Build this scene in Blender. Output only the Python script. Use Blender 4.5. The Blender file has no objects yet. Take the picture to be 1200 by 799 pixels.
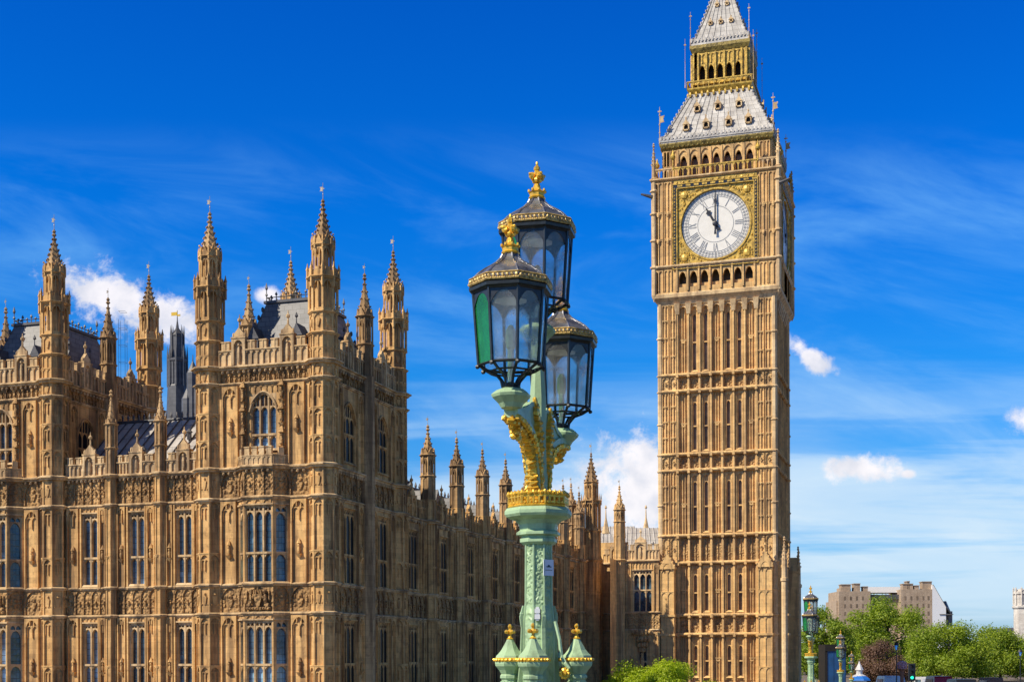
import bpy, math, random
from mathutils import Matrix, Vector
R = math.radians
PI = math.pi
random.seed(7)
scene = bpy.context.scene
col = scene.collection

# ------------------------------------------------------------------ camera
EYE = 12.0
FPX = 1613.0
YAW = R(17.5)
ROLL = 0.004
cam_d = bpy.data.cameras.new('camera')
cam = bpy.data.objects.new('camera', cam_d); col.objects.link(cam)
cam.matrix_world = Matrix.Translation((0, 0, EYE)) @ Matrix.Rotation(YAW, 4, 'Z') @ Matrix.Rotation(PI / 2, 4, 'X') @ Matrix.Rotation(-ROLL, 4, 'Z')
cam_d.sensor_width = 36; cam_d.lens = 36 * FPX / 1200
cam_d.shift_y = (768 - 399.5) / 1200
cam_d.clip_start = 0.1; cam_d.clip_end = 20000
scene.camera = cam
CY, SY = math.cos(YAW), math.sin(YAW)

def c2w(X, Z):                      # camera ground coordinates (right, forward) -> world x, y
    return (X * CY - Z * SY, X * SY + Z * CY)
def px(p, Z, y=600):                # lateral offset of picture column p at distance Z
    return ((p - 600) + ROLL * (768 - y)) / FPX * Z
def hz(y, Z):                       # world height of picture row y at distance Z
    return EYE + (768 - y) / FPX * Z

# ------------------------------------------------------------------ light and exposure
SUN_AZ = R(44)      # to the left of the river front's normal
SUN_EL = R(43)
SDIR = Vector((-math.sin(SUN_AZ) * math.cos(SUN_EL), -math.cos(SUN_AZ) * math.cos(SUN_EL), math.sin(SUN_EL)))
sun_d = bpy.data.lights.new('sun', 'SUN'); sun_d.energy = 5.0; sun_d.angle = R(0.5); sun_d.color = (1, .90, .74)
sun = bpy.data.objects.new('sun', sun_d); col.objects.link(sun)
sun.rotation_euler = SDIR.to_track_quat('Z', 'Y').to_euler()
vs = scene.view_settings
vs.view_transform = 'Standard'; vs.look = 'None'; vs.exposure = 0.27; vs.gamma = 1; vs.use_curve_mapping = False

world = bpy.data.worlds.new('World'); scene.world = world; world.use_nodes = True

class NT:
    """small node helper: values may be numbers, tuples or sockets"""
    def __init__(s, tree): s.t = tree; s.n = tree.nodes; s.l = tree.links
    def put(s, sock, v):
        if isinstance(v, bpy.types.NodeSocket): s.l.new(v, sock)
        elif v is not None:
            if isinstance(v, tuple) and len(v) == 3 and sock.type == 'RGBA': v = v + (1,)
            sock.default_value = v
    def math(s, op, a, b=None, c=None, clamp=False):
        n = s.n.new('ShaderNodeMath'); n.operation = op; n.use_clamp = clamp
        s.put(n.inputs[0], a)
        if b is not None: s.put(n.inputs[1], b)
        if c is not None: s.put(n.inputs[2], c)
        return n.outputs[0]
    def vmath(s, op, a, b=None):
        n = s.n.new('ShaderNodeVectorMath'); n.operation = op
        s.put(n.inputs[0], a)
        if b is not None: s.put(n.inputs[1], b)
        return n.outputs['Value'] if op in ('DOT_PRODUCT', 'LENGTH') else n.outputs[0]
    def mix(s, f, a, b, mode='MIX'):
        n = s.n.new('ShaderNodeMix'); n.data_type = 'RGBA'; n.blend_type = mode
        s.put(n.inputs[0], f); s.put(n.inputs[6], a); s.put(n.inputs[7], b)
        return n.outputs[2]
    def noise(s, v, scale, detail=4, rough=.5, dist=0, color=False):
        n = s.n.new('ShaderNodeTexNoise'); s.put(n.inputs['Vector'], v)
        n.inputs['Scale'].default_value = scale; n.inputs['Detail'].default_value = detail
        n.inputs['Roughness'].default_value = rough; n.inputs['Distortion'].default_value = dist
        return n.outputs['Color'] if color else n.outputs[0]
    def smooth(s, v, a, b):
        n = s.n.new('ShaderNodeMapRange'); n.interpolation_type = 'SMOOTHSTEP'
        s.put(n.inputs[0], v); s.put(n.inputs[1], a); s.put(n.inputs[2], b)
        return n.outputs[0]
    def comb(s, x, y, z):
        n = s.n.new('ShaderNodeCombineXYZ')
        for i, v in enumerate((x, y, z)): s.put(n.inputs[i], v)
        return n.outputs[0]
    def sep(s, v):
        n = s.n.new('ShaderNodeSeparateXYZ'); s.put(n.inputs[0], v); return n.outputs
    def bump(s, h, strength, dist=.05):
        n = s.n.new('ShaderNodeBump'); s.put(n.inputs['Height'], h)
        n.inputs['Strength'].default_value = strength; n.inputs['Distance'].default_value = dist
        return n.outputs[0]

def build_world():
    w = NT(world.node_tree)
    for n in list(w.n): w.n.remove(n)
    out = w.n.new('ShaderNodeOutputWorld'); bg = w.n.new('ShaderNodeBackground')
    w.l.new(bg.outputs[0], out.inputs[0])
    sky = w.n.new('ShaderNodeTexSky'); sky.sky_type = 'NISHITA'; sky.sun_disc = False
    sky.sun_elevation = SUN_EL
    sky.sun_rotation = PI + SUN_AZ      # 0 = +Y, clockwise from above
    sky.air_density = 1.0; sky.dust_density = .3; sky.ozone_density = 3.0
    bg.inputs[1].default_value = 0.086
    D = w.n.new('ShaderNodeTexCoord').outputs['Generated']
    D = w.vmath('NORMALIZE', D)
    f = w.vmath('DOT_PRODUCT', D, (-SY, CY, 0.0))
    x = w.vmath('DOT_PRODUCT', D, (CY, SY, 0.0))
    z = w.sep(D)[2]
    fm = w.math('MAXIMUM', f, .05)
    u = w.math('DIVIDE', x, fm); v = w.math('DIVIDE', z, fm)
    # degrees-like units: 1 = 100 picture columns
    pxc = w.math('MULTIPLY_ADD', u, 16.13, 6.0)
    pyc = w.math('MULTIPLY_ADD', v, -16.13, 7.68)
    P = w.comb(pxc, pyc, 0.0)
    # deepened blue of a clean polarised May sky; unseen zenith dimmed to deepen shade
    vz = w.math('MAXIMUM', z, 0.0)
    tint = w.n.new('ShaderNodeValToRGB')
    w.l.new(vz, tint.inputs[0])
    e = tint.color_ramp.elements
    e[0].position = 0.0; e[0].color = (.55, .72, 1.15, 1)
    e[1].position = .45; e[1].color = (.004, .46, 1.42, 1)
    k = e.new(.10); k.color = (.30, .76, 1.18, 1)
    k = e.new(.20); k.color = (.07, .68, 1.34, 1)
    k = e.new(.30); k.color = (.008, .60, 1.50, 1)
    k = e.new(.56); k.color = (.01, .20, .55, 1)
    k = e.new(.75); k.color = (.015, .10, .24, 1)
    base = w.mix(1.0, sky.outputs[0], tint.outputs[0], 'MULTIPLY')
    # thin cirrus veils
    ps = w.comb(w.math('MULTIPLY', pxc, .30), w.math('MULTIPLY_ADD', pxc, -.16, w.math('MULTIPLY', pyc, 1.05)), 5.3)
    c1 = w.noise(ps, 1.0, 8, .60, .45)
    band = w.math('MULTIPLY', w.smooth(pyc, 1.3, 2.6), 1.0)
    cir = w.math('MULTIPLY', w.smooth(c1, .38, .80), band)
    ps2 = w.comb(w.math('MULTIPLY', pxc, .12), w.math('MULTIPLY', pyc, 1.6), 9.7)
    c2 = w.noise(ps2, 1.0, 6, .55, .4)
    low = w.math('MULTIPLY', w.smooth(c2, .41, .56), w.smooth(pyc, 3.8, 6.4))
    veil = w.math('ADD', w.math('MULTIPLY', cir, .40), w.math('MULTIPLY', low, .72), clamp=True)
    base = w.mix(1.0, base, (1.13, 1.13, 1.13), 'MULTIPLY')
    skyc = w.mix(veil, base, w.mix(w.smooth(pyc, 3.0, 6.0), (3.0, 6.9, 10.6), (6.7, 8.2, 9.4)))
    # cumulus: ellipses (cx, cy, a, b, weight) broken up by noise
    nz = w.noise(P, 2.7, 10, .66, .2)
    nz2 = w.noise(P, .9, 3, .5)
    nn = w.math('ADD', w.math('MULTIPLY_ADD', nz, 2.6, -1.30), w.math('MULTIPLY_ADD', nz2, 1.0, -.5))
    tot = None
    for cx, cy, a, b, sl, amp in ((1.2, 3.42, .72, .40, .28, .95), (2.0, 3.72, .80, .34, .25, .95), (7.45, 5.80, 1.15, .85, -.1, .9),
                             (8.1, 5.3, .5, .35, 0, .8), (9.50, 4.20, .32, .17, .55, .9), (10.05, 5.50, .62, .20, .02, .85), (10.65, 5.57, .12, .07, 0, .5),
                             (12.1, 4.95, .40, .24, 0, .7), (6.6, 4.55, .0, .0, 0, 0), (3.15, 3.45, .22, .14, .1, .6), (13.8, 3.2, .9, .4, 0, .8), (-1.8, 3.6, 1.3, .5, 0, .8)):
        if a == 0: continue
        dx = w.math('MULTIPLY_ADD', pxc, 1 / a, -cx / a)
        dy = w.math('SUBTRACT', w.math('MULTIPLY_ADD', pyc, 1 / b, -cy / b), w.math('MULTIPLY', w.math('SUBTRACT', pxc, cx), sl / b))
        r = w.math('SQRT', w.math('ADD', w.math('MULTIPLY', dx, dx), w.math('MULTIPLY', dy, dy)))
        m = w.math('ADD', w.math('SUBTRACT', 1.0, r), w.math('MULTIPLY', nn, amp))
        m = w.smooth(m, .05, .72)
        tot = m if tot is None else w.math('MAXIMUM', tot, m)
    tot = w.math('MULTIPLY', tot, w.smooth(f, .1, .3))
    # unseen cloud field added on the other sides to whiten the ambient light
    zz = w.math('ADD', vz, .18)
    sp = w.sep(D)
    pl = w.comb(w.math('DIVIDE', sp[0], zz), w.math('DIVIDE', sp[1], zz), 0.0)
    cf = w.noise(pl, .9, 6, .55, .3)
    side = w.math('MULTIPLY', w.math('MULTIPLY', w.smooth(cf, .44, .60), .12), w.smooth(f, .62, .30))
    cl = w.math('MAXIMUM', tot, side)
    shade = w.noise(w.comb(w.math('ADD', pxc, .12), w.math('ADD', pyc, .16), 2.0), 2.4, 5, .5)
    cc = w.mix(w.smooth(shade, .35, .70), (10.2, 9.7, 9.8), (7.3, 7.4, 8.2))
    fin = w.mix(w.math('MULTIPLY', cl, .92), skyc, cc)
    w.l.new(fin, bg.inputs[0])
build_world()

# ------------------------------------------------------------------ materials
MATS = {}
def newmat(name):
    m = bpy.data.materials.new(name); m.use_nodes = True
    t = NT(m.node_tree); b = t.n['Principled BSDF']
    MATS[name] = m
    return m, t, b

def stone(name, c1, c2, c3, bscale=1.0, carve=0.0, block=(.9, .36), mort=.72, dirt=.82):
    m, t, b = newmat(name)
    P = t.n.new('ShaderNodeNewGeometry').outputs['Position']
    x, y, z = t.sep(P)
    n1 = t.noise(P, .35 * bscale, 5, .6)
    n2 = t.noise(P, 2.3, 5, .65)
    streak = t.noise(t.comb(t.math('MULTIPLY', x, 1.6), t.math('MULTIPLY', y, 1.6), t.math('MULTIPLY', z, .16)), 1.0, 5, .6)
    br = t.n.new('ShaderNodeTexBrick')
    t.put(br.inputs['Vector'], t.comb(t.math('ADD', x, y), z, 0.0))
    br.inputs['Scale'].default_value = 1.0; br.inputs['Brick Width'].default_value = block[0]; br.inputs['Row Height'].default_value = block[1]
    br.inputs['Mortar Size'].default_value = .012; br.inputs['Mortar Smooth'].default_value = .3
    br.inputs['Color1'].default_value = (.84, .83, .82, 1); br.inputs['Color2'].default_value = (1.10, 1.09, 1.07, 1)
    br.inputs['Mortar'].default_value = (mort, mort, mort, 1)
    c = t.mix(t.smooth(n1, .35, .65), c1, c2)
    c = t.mix(t.math('MULTIPLY', t.smooth(streak, .44, .63), dirt), c, c3)
    c = t.mix(t.math('MULTIPLY', t.smooth(n2, .50, .70), .55), c, c3)
    c = t.mix(.8, c, br.outputs[0], 'MULTIPLY')
    t.put(b.inputs['Base Color'], c)
    b.inputs['Roughness'].default_value = .9; b.inputs['Specular IOR Level'].default_value = .2
    fine = t.noise(P, 9, 4, .6)
    h = t.math('ADD', t.math('MULTIPLY', fine, .6), t.math('MULTIPLY', n2, .4))
    if carve:
        vo = t.n.new('ShaderNodeTexVoronoi'); vo.feature = 'SMOOTH_F1'; t.put(vo.inputs['Vector'], P); vo.inputs['Scale'].default_value = 5.5
        h = t.math('ADD', h, t.math('MULTIPLY', vo.outputs['Distance'], -3.0))
        t.put(b.inputs['Normal'], t.bump(h, carve, .12))
    else:
        t.put(b.inputs['Normal'], t.bump(h, .5, .05))
    return m
stone('stone', (.76, .475, .195), (.63, .37, .14), (.22, .13, .065))
stone('weathered_stone', (.58, .385, .19), (.44, .28, .135), (.16, .10, .055))
stone('carved_stone', (.54, .33, .14), (.40, .235, .095), (.17, .10, .05), carve=.55)
stone('trim_stone', (.74, .53, .29), (.58, .39, .19), (.22, .145, .085))
stone('tower_stone', (.82, .54, .23), (.70, .44, .18), (.38, .245, .125))
stone('tower_carved', (.60, .40, .185), (.50, .32, .14), (.28, .175, .085), carve=.5)
stone('tower_trim', (.80, .60, .34), (.68, .47, .24), (.40, .27, .15))
stone('brown_brick', (.48, .37, .26), (.40, .30, .205), (.24, .18, .13), block=(.5, .2), dirt=.25)
stone('pale_stone', (.66, .62, .55), (.58, .53, .46), (.38, .34, .30), dirt=.4)
stone('embankment_stone', (.33, .31, .28), (.28, .26, .23), (.16, .15, .13))

def simple(name, c, rough=.5, metal=0.0, nz=0.12, nscale=6, bump=.15, bd=.01, spec=.5):
    m, t, b = newmat(name)
    P = t.n.new('ShaderNodeTexCoord').outputs['Object']
    n = t.noise(P, nscale, 5, .6)
    d = tuple(v * (1 - 3 * nz) for v in c)
    t.put(b.inputs['Base Color'], t.mix(t.smooth(n, .35, .70), c, d))
    t.put(b.inputs['Roughness'], t.math('MULTIPLY_ADD', n, .25, max(rough - .12, .03)))
    b.inputs['Metallic'].default_value = metal; b.inputs['Specular IOR Level'].default_value = spec
    if bump: t.put(b.inputs['Normal'], t.bump(n, bump, bd))
    return m
simple('gold', (.95, .55, .055), .32, .45, .12, 22, .5, .01)
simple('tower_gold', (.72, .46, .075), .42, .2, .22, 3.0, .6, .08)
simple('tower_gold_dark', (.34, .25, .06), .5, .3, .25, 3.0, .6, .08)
simple('black_paint', (.018, .02, .022), .35, 0, .1, 12)
simple('dial_black', (.012, .014, .022), .45)
simple('dial_grey', (.30, .31, .32), .6)
simple('opal_glass', (.82, .78, .68), .35, 0, .03, 2, 0)
simple('dark_void', (.012, .010, .009), .9)
simple('asphalt', (.05, .05, .052), .9, 0, .15, 2)
simple('paving', (.20, .155, .11), .85, 0, .12, 1)
simple('bark', (.10, .075, .05), .9, 0, .2, 5, .6, .05)
simple('white_paint', (.80, .80, .78), .3, 0, .03)
simple('red_paint', (.52, .02, .025), .25, 0, .05)
simple('blue_paint', (.015, .075, .20), .5, 0, .12, 1.2)
simple('bright_blue', (.02, .16, .55), .5, 0, .05)
simple('tyre', (.02, .02, .02), .8)
simple('paper', (.80, .80, .86), .6, 0, .02, 20, 0)
simple('white_metal', (.75, .74, .72), .4, .2, .1)
simple('vane_metal', (.42, .36, .28), .5, .3, .15, 10)
simple('clay', (.35, .16, .09), .8)
simple('skin', (.50, .31, .22), .6, 0, .03)
simple('lamp_iron', (.035, .04, .042), .38, .2, .15, 30, .3, .004)
simple('pink_petals', (.85, .50, .55), .7, 0, .2, 30)

def green_paint(name, c, relief):
    m, t, b = newmat(name)
    P = t.n.new('ShaderNodeTexCoord').outputs['Object']
    n = t.noise(P, 5, 6, .65); n2 = t.noise(P, 34, 3, .6)
    dirt = t.noise(t.comb(*[t.math('MULTIPLY', a, k) for a, k in zip(t.sep(P), (14, 14, 2.0))]), 1.0, 5, .6)
    cc = t.mix(t.smooth(n, .4, .7), c, tuple(v * .80 for v in c))
    cc = t.mix(t.math('MULTIPLY', t.smooth(dirt, .50, .74), .65), cc, (.13, .17, .10))
    rust = t.noise(P, 17, 6, .7)
    cc = t.mix(t.math('MULTIPLY', t.smooth(rust, .66, .72), .7), cc, (.16, .085, .04))
    t.put(b.inputs['Base Color'], cc)
    t.put(b.inputs['Roughness'], t.math('MULTIPLY_ADD', n, .5, .22))
    if relief:
        vo = t.n.new('ShaderNodeTexVoronoi'); vo.feature = 'SMOOTH_F1'; t.put(vo.inputs['Vector'], t.mix(.10, P, t.noise(P, 12, 2, .5, color=True)))
        vo.inputs['Scale'].default_value = 26
        t.put(b.inputs['Normal'], t.bump(t.math('ADD', t.math('MULTIPLY', vo.outputs['Distance'], -1.0), t.math('MULTIPLY', n2, .2)), 1.0, .022))
    else:
        t.put(b.inputs['Normal'], t.bump(t.math('ADD', n2, n), .45, .006))
green_paint('green_paint', (.37, .52, .29), False)
green_paint('green_relief', (.36, .51, .28), True)

def slate(name, c1, c2, row=.35, rough=.55):
    m, t, b = newmat(name)
    P = t.n.new('ShaderNodeNewGeometry').outputs['Position']
    x, y, z = t.sep(P)
    br = t.n.new('ShaderNodeTexBrick')
    t.put(br.inputs['Vector'], t.comb(t.math('ADD', x, t.math('MULTIPLY', y, .6)), z, 0.0))
    br.inputs['Scale'].default_value = 1; br.inputs['Brick Width'].default_value = row * 1.6; br.inputs['Row Height'].default_value = row
    br.inputs['Mortar Size'].default_value = .02
    br.inputs['Color1'].default_value = (.85, .85, .85, 1); br.inputs['Color2'].default_value = (1.15, 1.15, 1.15, 1); br.inputs['Mortar'].default_value = (.45, .45, .45, 1)
    n = t.noise(P, .8, 5, .65)
    c = t.mix(.9, t.mix(t.smooth(n, .35, .7), c1, c2), br.outputs[0], 'MULTIPLY')
    t.put(b.inputs['Base Color'], c); b.inputs['Roughness'].default_value = rough
    t.put(b.inputs['Normal'], t.bump(br.outputs['Fac'], -.5, .03))
slate('slate', (.19, .185, .175), (.11, .11, .11))
slate('lead_roof', (.50, .46, .41), (.34, .31, .28), .9)
slate('iron_roof', (.50, .475, .43), (.36, .335, .30), .55, .6)
slate('dark_iron', (.095, .095, .10), (.06, .06, .066), .6, .55)
simple('lamp_roof', (.48, .48, .50), .24, .75, .22, 14, .3, .006)
simple('old_gold', (.72, .50, .17), .48, .25, .22, 40, .5, .008)

def window_glass():
    m, t, b = newmat('window_glass')
    P = t.n.new('ShaderNodeNewGeometry').outputs['Position']
    x, y, z = t.sep(P)
    br = t.n.new('ShaderNodeTexBrick'); br.offset = 0
    t.put(br.inputs['Vector'], t.comb(t.math('ADD', x, y), z, 0.0))
    br.inputs['Scale'].default_value = 1; br.inputs['Brick Width'].default_value = .30; br.inputs['Row Height'].default_value = .38
    br.inputs['Mortar Size'].default_value = .016
    br.inputs['Color1'].default_value = (.05, .085, .12, 1); br.inputs['Color2'].default_value = (.09, .13, .165, 1); br.inputs['Mortar'].default_value = (.03, .03, .03, 1)
    room = t.noise(P, .45, 3, .5)
    c = t.mix(t.smooth(room, .50, .66), br.outputs[0], t.mix(1.0, br.outputs[0], (3.0, 3.4, 3.4), 'MULTIPLY'))
    rn = t.n.new('ShaderNodeObjectInfo').outputs['Random']
    c = t.mix(1.0, c, t.comb(*[t.math('MULTIPLY_ADD', t.math('POWER', rn, 2.0), 2.2, .45)] * 3), 'MULTIPLY')
    t.put(b.inputs['Base Color'], c)
    b.inputs['Roughness'].default_value = .07; b.inputs['Specular IOR Level'].default_value = .6; b.inputs['IOR'].default_value = 1.6
    vo = t.n.new('ShaderNodeTexVoronoi'); t.put(vo.inputs['Vector'], P); vo.inputs['Scale'].default_value = 2.6
    t.put(b.inputs['Normal'], t.bump(t.math('ADD', t.noise(P, 2.4, 2, .5), t.math('MULTIPLY', br.outputs[1], .12)), .35, .07))
window_glass()
simple('shade_glass', (.014, .015, .018), .3, 0, .15, .8, .1, .03, .08)  # shaded copy of window_glass: flank shade put into a near-black colour
simple('slit_glass', (.24, .175, .115), .35, 0, .2, .8, .2, .03, .2)

def lantern_glass(name, c, trans, rough, alpha=1.0):
    m, t, b = newmat(name)
    P = t.n.new('ShaderNodeTexCoord').outputs['Object']
    n = t.noise(P, 5, 4, .6)
    t.put(b.inputs['Base Color'], t.mix(t.smooth(n, .35, .7), c, tuple(v * .62 for v in c)))
    b.inputs['Transmission Weight'].default_value = trans
    t.put(b.inputs['Roughness'], t.math('MULTIPLY_ADD', t.smooth(t.noise(P, 9, 6, .7), .45, .75), .35, rough * .4)); b.inputs['IOR'].default_value = 1.45
lantern_glass('lantern_glass', (.97, .98, .95), .93, .09)
lantern_glass('green_glass', (.05, .50, .12), .72, .2)
lantern_glass('clear_glass', (.25, .42, .62), .85, .08)

def leaf_mat(name, c1, c2, c3):
    m, t, b = newmat(name)
    P = t.n.new('ShaderNodeNewGeometry')
    n = t.noise(P.outputs['Position'], .35, 3, .6)
    c = t.mix(t.smooth(n, .35, .65), c1, c2)
    n2 = t.noise(P.outputs['Position'], 3.0, 2, .5)
    c = t.mix(t.smooth(n2, .5, .75), c, c3)
    t.put(b.inputs['Base Color'], c); b.inputs['Roughness'].default_value = .55
    tr = t.n.new('ShaderNodeBsdfTranslucent'); t.put(tr.inputs[0], t.mix(1.0, c, (1.3, 1.5, .5), 'MULTIPLY'))
    mx = t.n.new('ShaderNodeMixShader'); mx.inputs[0].default_value = .38
    t.l.new(b.outputs[0], mx.inputs[1]); t.l.new(tr.outputs[0], mx.inputs[2])
    t.l.new(mx.outputs[0], t.n['Material Output'].inputs[0])
leaf_mat('leaf_mid', (.27, .35, .018), (.17, .25, .015), (.40, .43, .03))
leaf_mat('leaf_dark', (.19, .27, .018), (.12, .19, .015), (.28, .34, .03))
leaf_mat('leaf_lime', (.42, .50, .012), (.34, .43, .012), (.52, .56, .03))
leaf_mat('leaf_brown', (.22, .125, .09), (.17, .095, .07), (.25, .16, .09))

def water_mat():
    m, t, b = newmat('river_water')
    P = t.n.new('ShaderNodeNewGeometry').outputs['Position']
    b.inputs['Base Color'].default_value = (.07, .065, .045, 1); b.inputs['Roughness'].default_value = .12
    t.put(b.inputs['Normal'], t.bump(t.noise(P, .8, 6, .6), .6, .3))
water_mat()
def emit(name, c, s):
    m, t, b = newmat(name)
    b.inputs['Base Color'].default_value = (*c, 1); b.inputs['Emission Color'].default_value = (*c, 1); b.inputs['Emission Strength'].default_value = s
emit('green_signal', (.02, .9, .45), 1.6)

# ------------------------------------------------------------------ mesh helpers
class F:
    """facade frame: s runs to the right as seen from outside, t runs inwards, z up"""
    def __init__(s, ox, oy, deg=0, oz=0.0):
        s.o = (ox, oy, oz); a = R(deg); s.c = math.cos(a); s.n = math.sin(a)
    def __call__(s, p):
        return (s.o[0] + p[0] * s.c - p[1] * s.n, s.o[1] + p[0] * s.n + p[1] * s.c, p[2] + s.o[2])
ID = F(0, 0, 0)

class MB:
    def __init__(s): s.v = []; s.f = []; s.smooth = False
    def add(s, vs, fs, fr=ID):
        k = len(s.v); s.v += [fr(p) for p in vs]; s.f += [tuple(i + k for i in q) for q in fs]
    def box(s, x0, x1, y0, y1, z0, z1, fr=ID):
        s.add([(x0, y0, z0), (x1, y0, z0), (x1, y1, z0), (x0, y1, z0), (x0, y0, z1), (x1, y0, z1), (x1, y1, z1), (x0, y1, z1)],
              [(0, 3, 2, 1), (4, 5, 6, 7), (0, 1, 5, 4), (1, 2, 6, 5), (2, 3, 7, 6), (3, 0, 4, 7)], fr)
    def taper(s, x0, x1, y0, y1, z0, X0, X1, Y0, Y1, z1, fr=ID):
        s.add([(x0, y0, z0), (x1, y0, z0), (x1, y1, z0), (x0, y1, z0), (X0, Y0, z1), (X1, Y0, z1), (X1, Y1, z1), (X0, Y1, z1)],
              [(0, 3, 2, 1), (4, 5, 6, 7), (0, 1, 5, 4), (1, 2, 6, 5), (2, 3, 7, 6), (3, 0, 4, 7)], fr)
    def quad(s, a, b, c, d, fr=ID): s.add([a, b, c, d], [(0, 1, 2, 3)], fr)
    def lathe(s, prof, cx=0, cy=0, n=8, rot=None, fr=ID, cap=True):
        """prof: (r, z) from bottom to top; r is the circumradius"""
        rot = PI / n if rot is None else rot
        vs = []
        for r, z in prof:
            for i in range(n):
                a = rot + 2 * PI * i / n
                vs.append((cx + r * math.cos(a), cy + r * math.sin(a), z))
        fs = []
        for j in range(len(prof) - 1):
            for i in range(n):
                a, b = j * n + i, j * n + (i + 1) % n
                fs.append((a, b, b + n, a + n))
        if cap:
            fs.append(tuple(range(n))[::-1]); fs.append(tuple(range((len(prof) - 1) * n, len(prof) * n)))
        s.add(vs, fs, fr)
    def tube(s, pts, rs, n=6):
        """tapered tube through world points"""
        P = [Vector(p) for p in pts]
        k = len(s.v)
        for i, p in enumerate(P):
            d = (P[min(i + 1, len(P) - 1)] - P[max(i - 1, 0)]).normalized()
            a = d.cross(Vector((0, 0, 1)) if abs(d.z) < .9 else Vector((1, 0, 0))).normalized(); b = d.cross(a)
            r = rs[i] if isinstance(rs, (list, tuple)) else rs
            for j in range(n):
                t = 2 * PI * j / n
                s.v.append(tuple(p + a * (r * math.cos(t)) + b * (r * math.sin(t))))
        for i in range(len(P) - 1):
            for j in range(n):
                q = k + i * n + j; q2 = k + i * n + (j + 1) % n
                s.f.append((q, q + n, q2 + n, q2))
        s.f.append(tuple(k + j for j in range(n))); s.f.append(tuple(k + (len(P) - 1) * n + j for j in range(n))[::-1])
    def bar(s, pts, w, d, side=None):
        """rectangular bar swept along points; w across, d along the normal of the bending plane"""
        P = [Vector(p) for p in pts]; k = len(s.v)
        side = Vector(side).normalized()
        for i, p in enumerate(P):
            dr = (P[min(i + 1, len(P) - 1)] - P[max(i - 1, 0)]).normalized()
            nn = dr.cross(side).normalized()
            ww = w[i] if isinstance(w, (list, tuple)) else w
            dd = d[i] if isinstance(d, (list, tuple)) else d
            for a, b in ((-1, -1), (1, -1), (1, 1), (-1, 1)):
                s.v.append(tuple(p + nn * (a * ww / 2) + side * (b * dd / 2)))
        for i in range(len(P) - 1):
            for j in range(4):
                q = k + i * 4 + j; q2 = k + i * 4 + (j + 1) % 4
                s.f.append((q, q2, q2 + 4, q + 4))
        s.f.append((k + 3, k + 2, k + 1, k)); e = k + (len(P) - 1) * 4; s.f.append((e, e + 1, e + 2, e + 3))
    def blob(s, c, r, n=6, m=4, jit=0.0, fr=ID):
        if not isinstance(r, (tuple, list)): r = (r, r, r)
        vs = [(c[0], c[1], c[2] - r[2])]
        for j in range(1, m):
            ph = PI * j / m
            for i in range(n):
                a = 2 * PI * i / n; q = 1 + random.uniform(-jit, jit)
                vs.append((c[0] + r[0] * math.sin(ph) * math.cos(a) * q, c[1] + r[1] * math.sin(ph) * math.sin(a) * q, c[2] - r[2] * math.cos(ph)))
        vs.append((c[0], c[1], c[2] + r[2])); e = len(vs) - 1; fs = []
        for i in range(n):
            fs.append((0, 1 + (i + 1) % n, 1 + i)); fs.append((e, e - n + i, e - n + (i + 1) % n))
        for j in range(m - 2):
            for i in range(n):
                a = 1 + j * n + i; b = 1 + j * n + (i + 1) % n
                fs.append((a, b, b + n, a + n))
        s.add(vs, fs, fr)
    def sweep(s, path, prof, closed=False, fr=ID):
        """mitred moulding along a plan path (outside on the right hand of the walk); prof: (out, z) bottom to top"""
        n = len(path); P = [Vector(p) for p in path]; M = []
        for i in range(n):
            a = (P[i] - P[i - 1]) if (closed or i > 0) else None
            b = (P[(i + 1) % n] - P[i]) if (closed or i < n - 1) else None
            a = a or b; b = b or a
            na = Vector((a.y, -a.x)).normalized(); nb = Vector((b.y, -b.x)).normalized()
            m = (na + nb); m = m / max(m.dot(na), .35)
            M.append(m)
        vs = []
        for i in range(n):
            for o, z in prof: vs.append((P[i].x + M[i].x * o, P[i].y + M[i].y * o, z))
        k = len(prof); fs = []
        for i in range(n if closed else n - 1):
            j = (i + 1) % n
            for q in range(k - 1):
                fs.append((i * k + q, j * k + q, j * k + q + 1, i * k + q + 1))
        if not closed:
            fs.append(tuple(range(k))); fs.append(tuple(range((n - 1) * k, n * k))[::-1])
        s.add(vs, fs, fr)
    def string(s, path, z, out=.16, h=.2, closed=False, fr=ID):
        s.sweep(path, [(-.06, z), (out * .45, z), (out * .6, z + .35 * h), (out, z + .45 * h), (out, z + .72 * h), (.15 * out, z + h), (-.06, z + h)], closed, fr)
    # gothic pieces on a facade frame -------------------------------------------------
    def arch(s, s0, s1, zs, zt, zc, t0, t1, fr=ID, n=6):
        """plate from a pointed arch (springing zs, apex zt) up to zc, front at t0, back at t1"""
        if s1 - s0 < .02 or zc <= zs: return
        mid = (s0 + s1) / 2; hw = (s1 - s0) / 2
        pts = []
        for i in range(n + 1):
            a = s0 + (s1 - s0) * i / n; u = min(abs(a - mid) / hw, 1)
            pts.append((a, zs + (zt - zs) * (max(1 - u ** 1.9, 0)) ** .75))
        for i in range(n):
            (a, za), (b, zb) = pts[i], pts[i + 1]
            s.add([(a, t0, za), (b, t0, zb), (b, t0, zc), (a, t0, zc)], [(0, 1, 2, 3)], fr)
            s.add([(a, t0, za), (b, t0, zb), (b, t1, zb), (a, t1, za)], [(3, 2, 1, 0)], fr)
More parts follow.
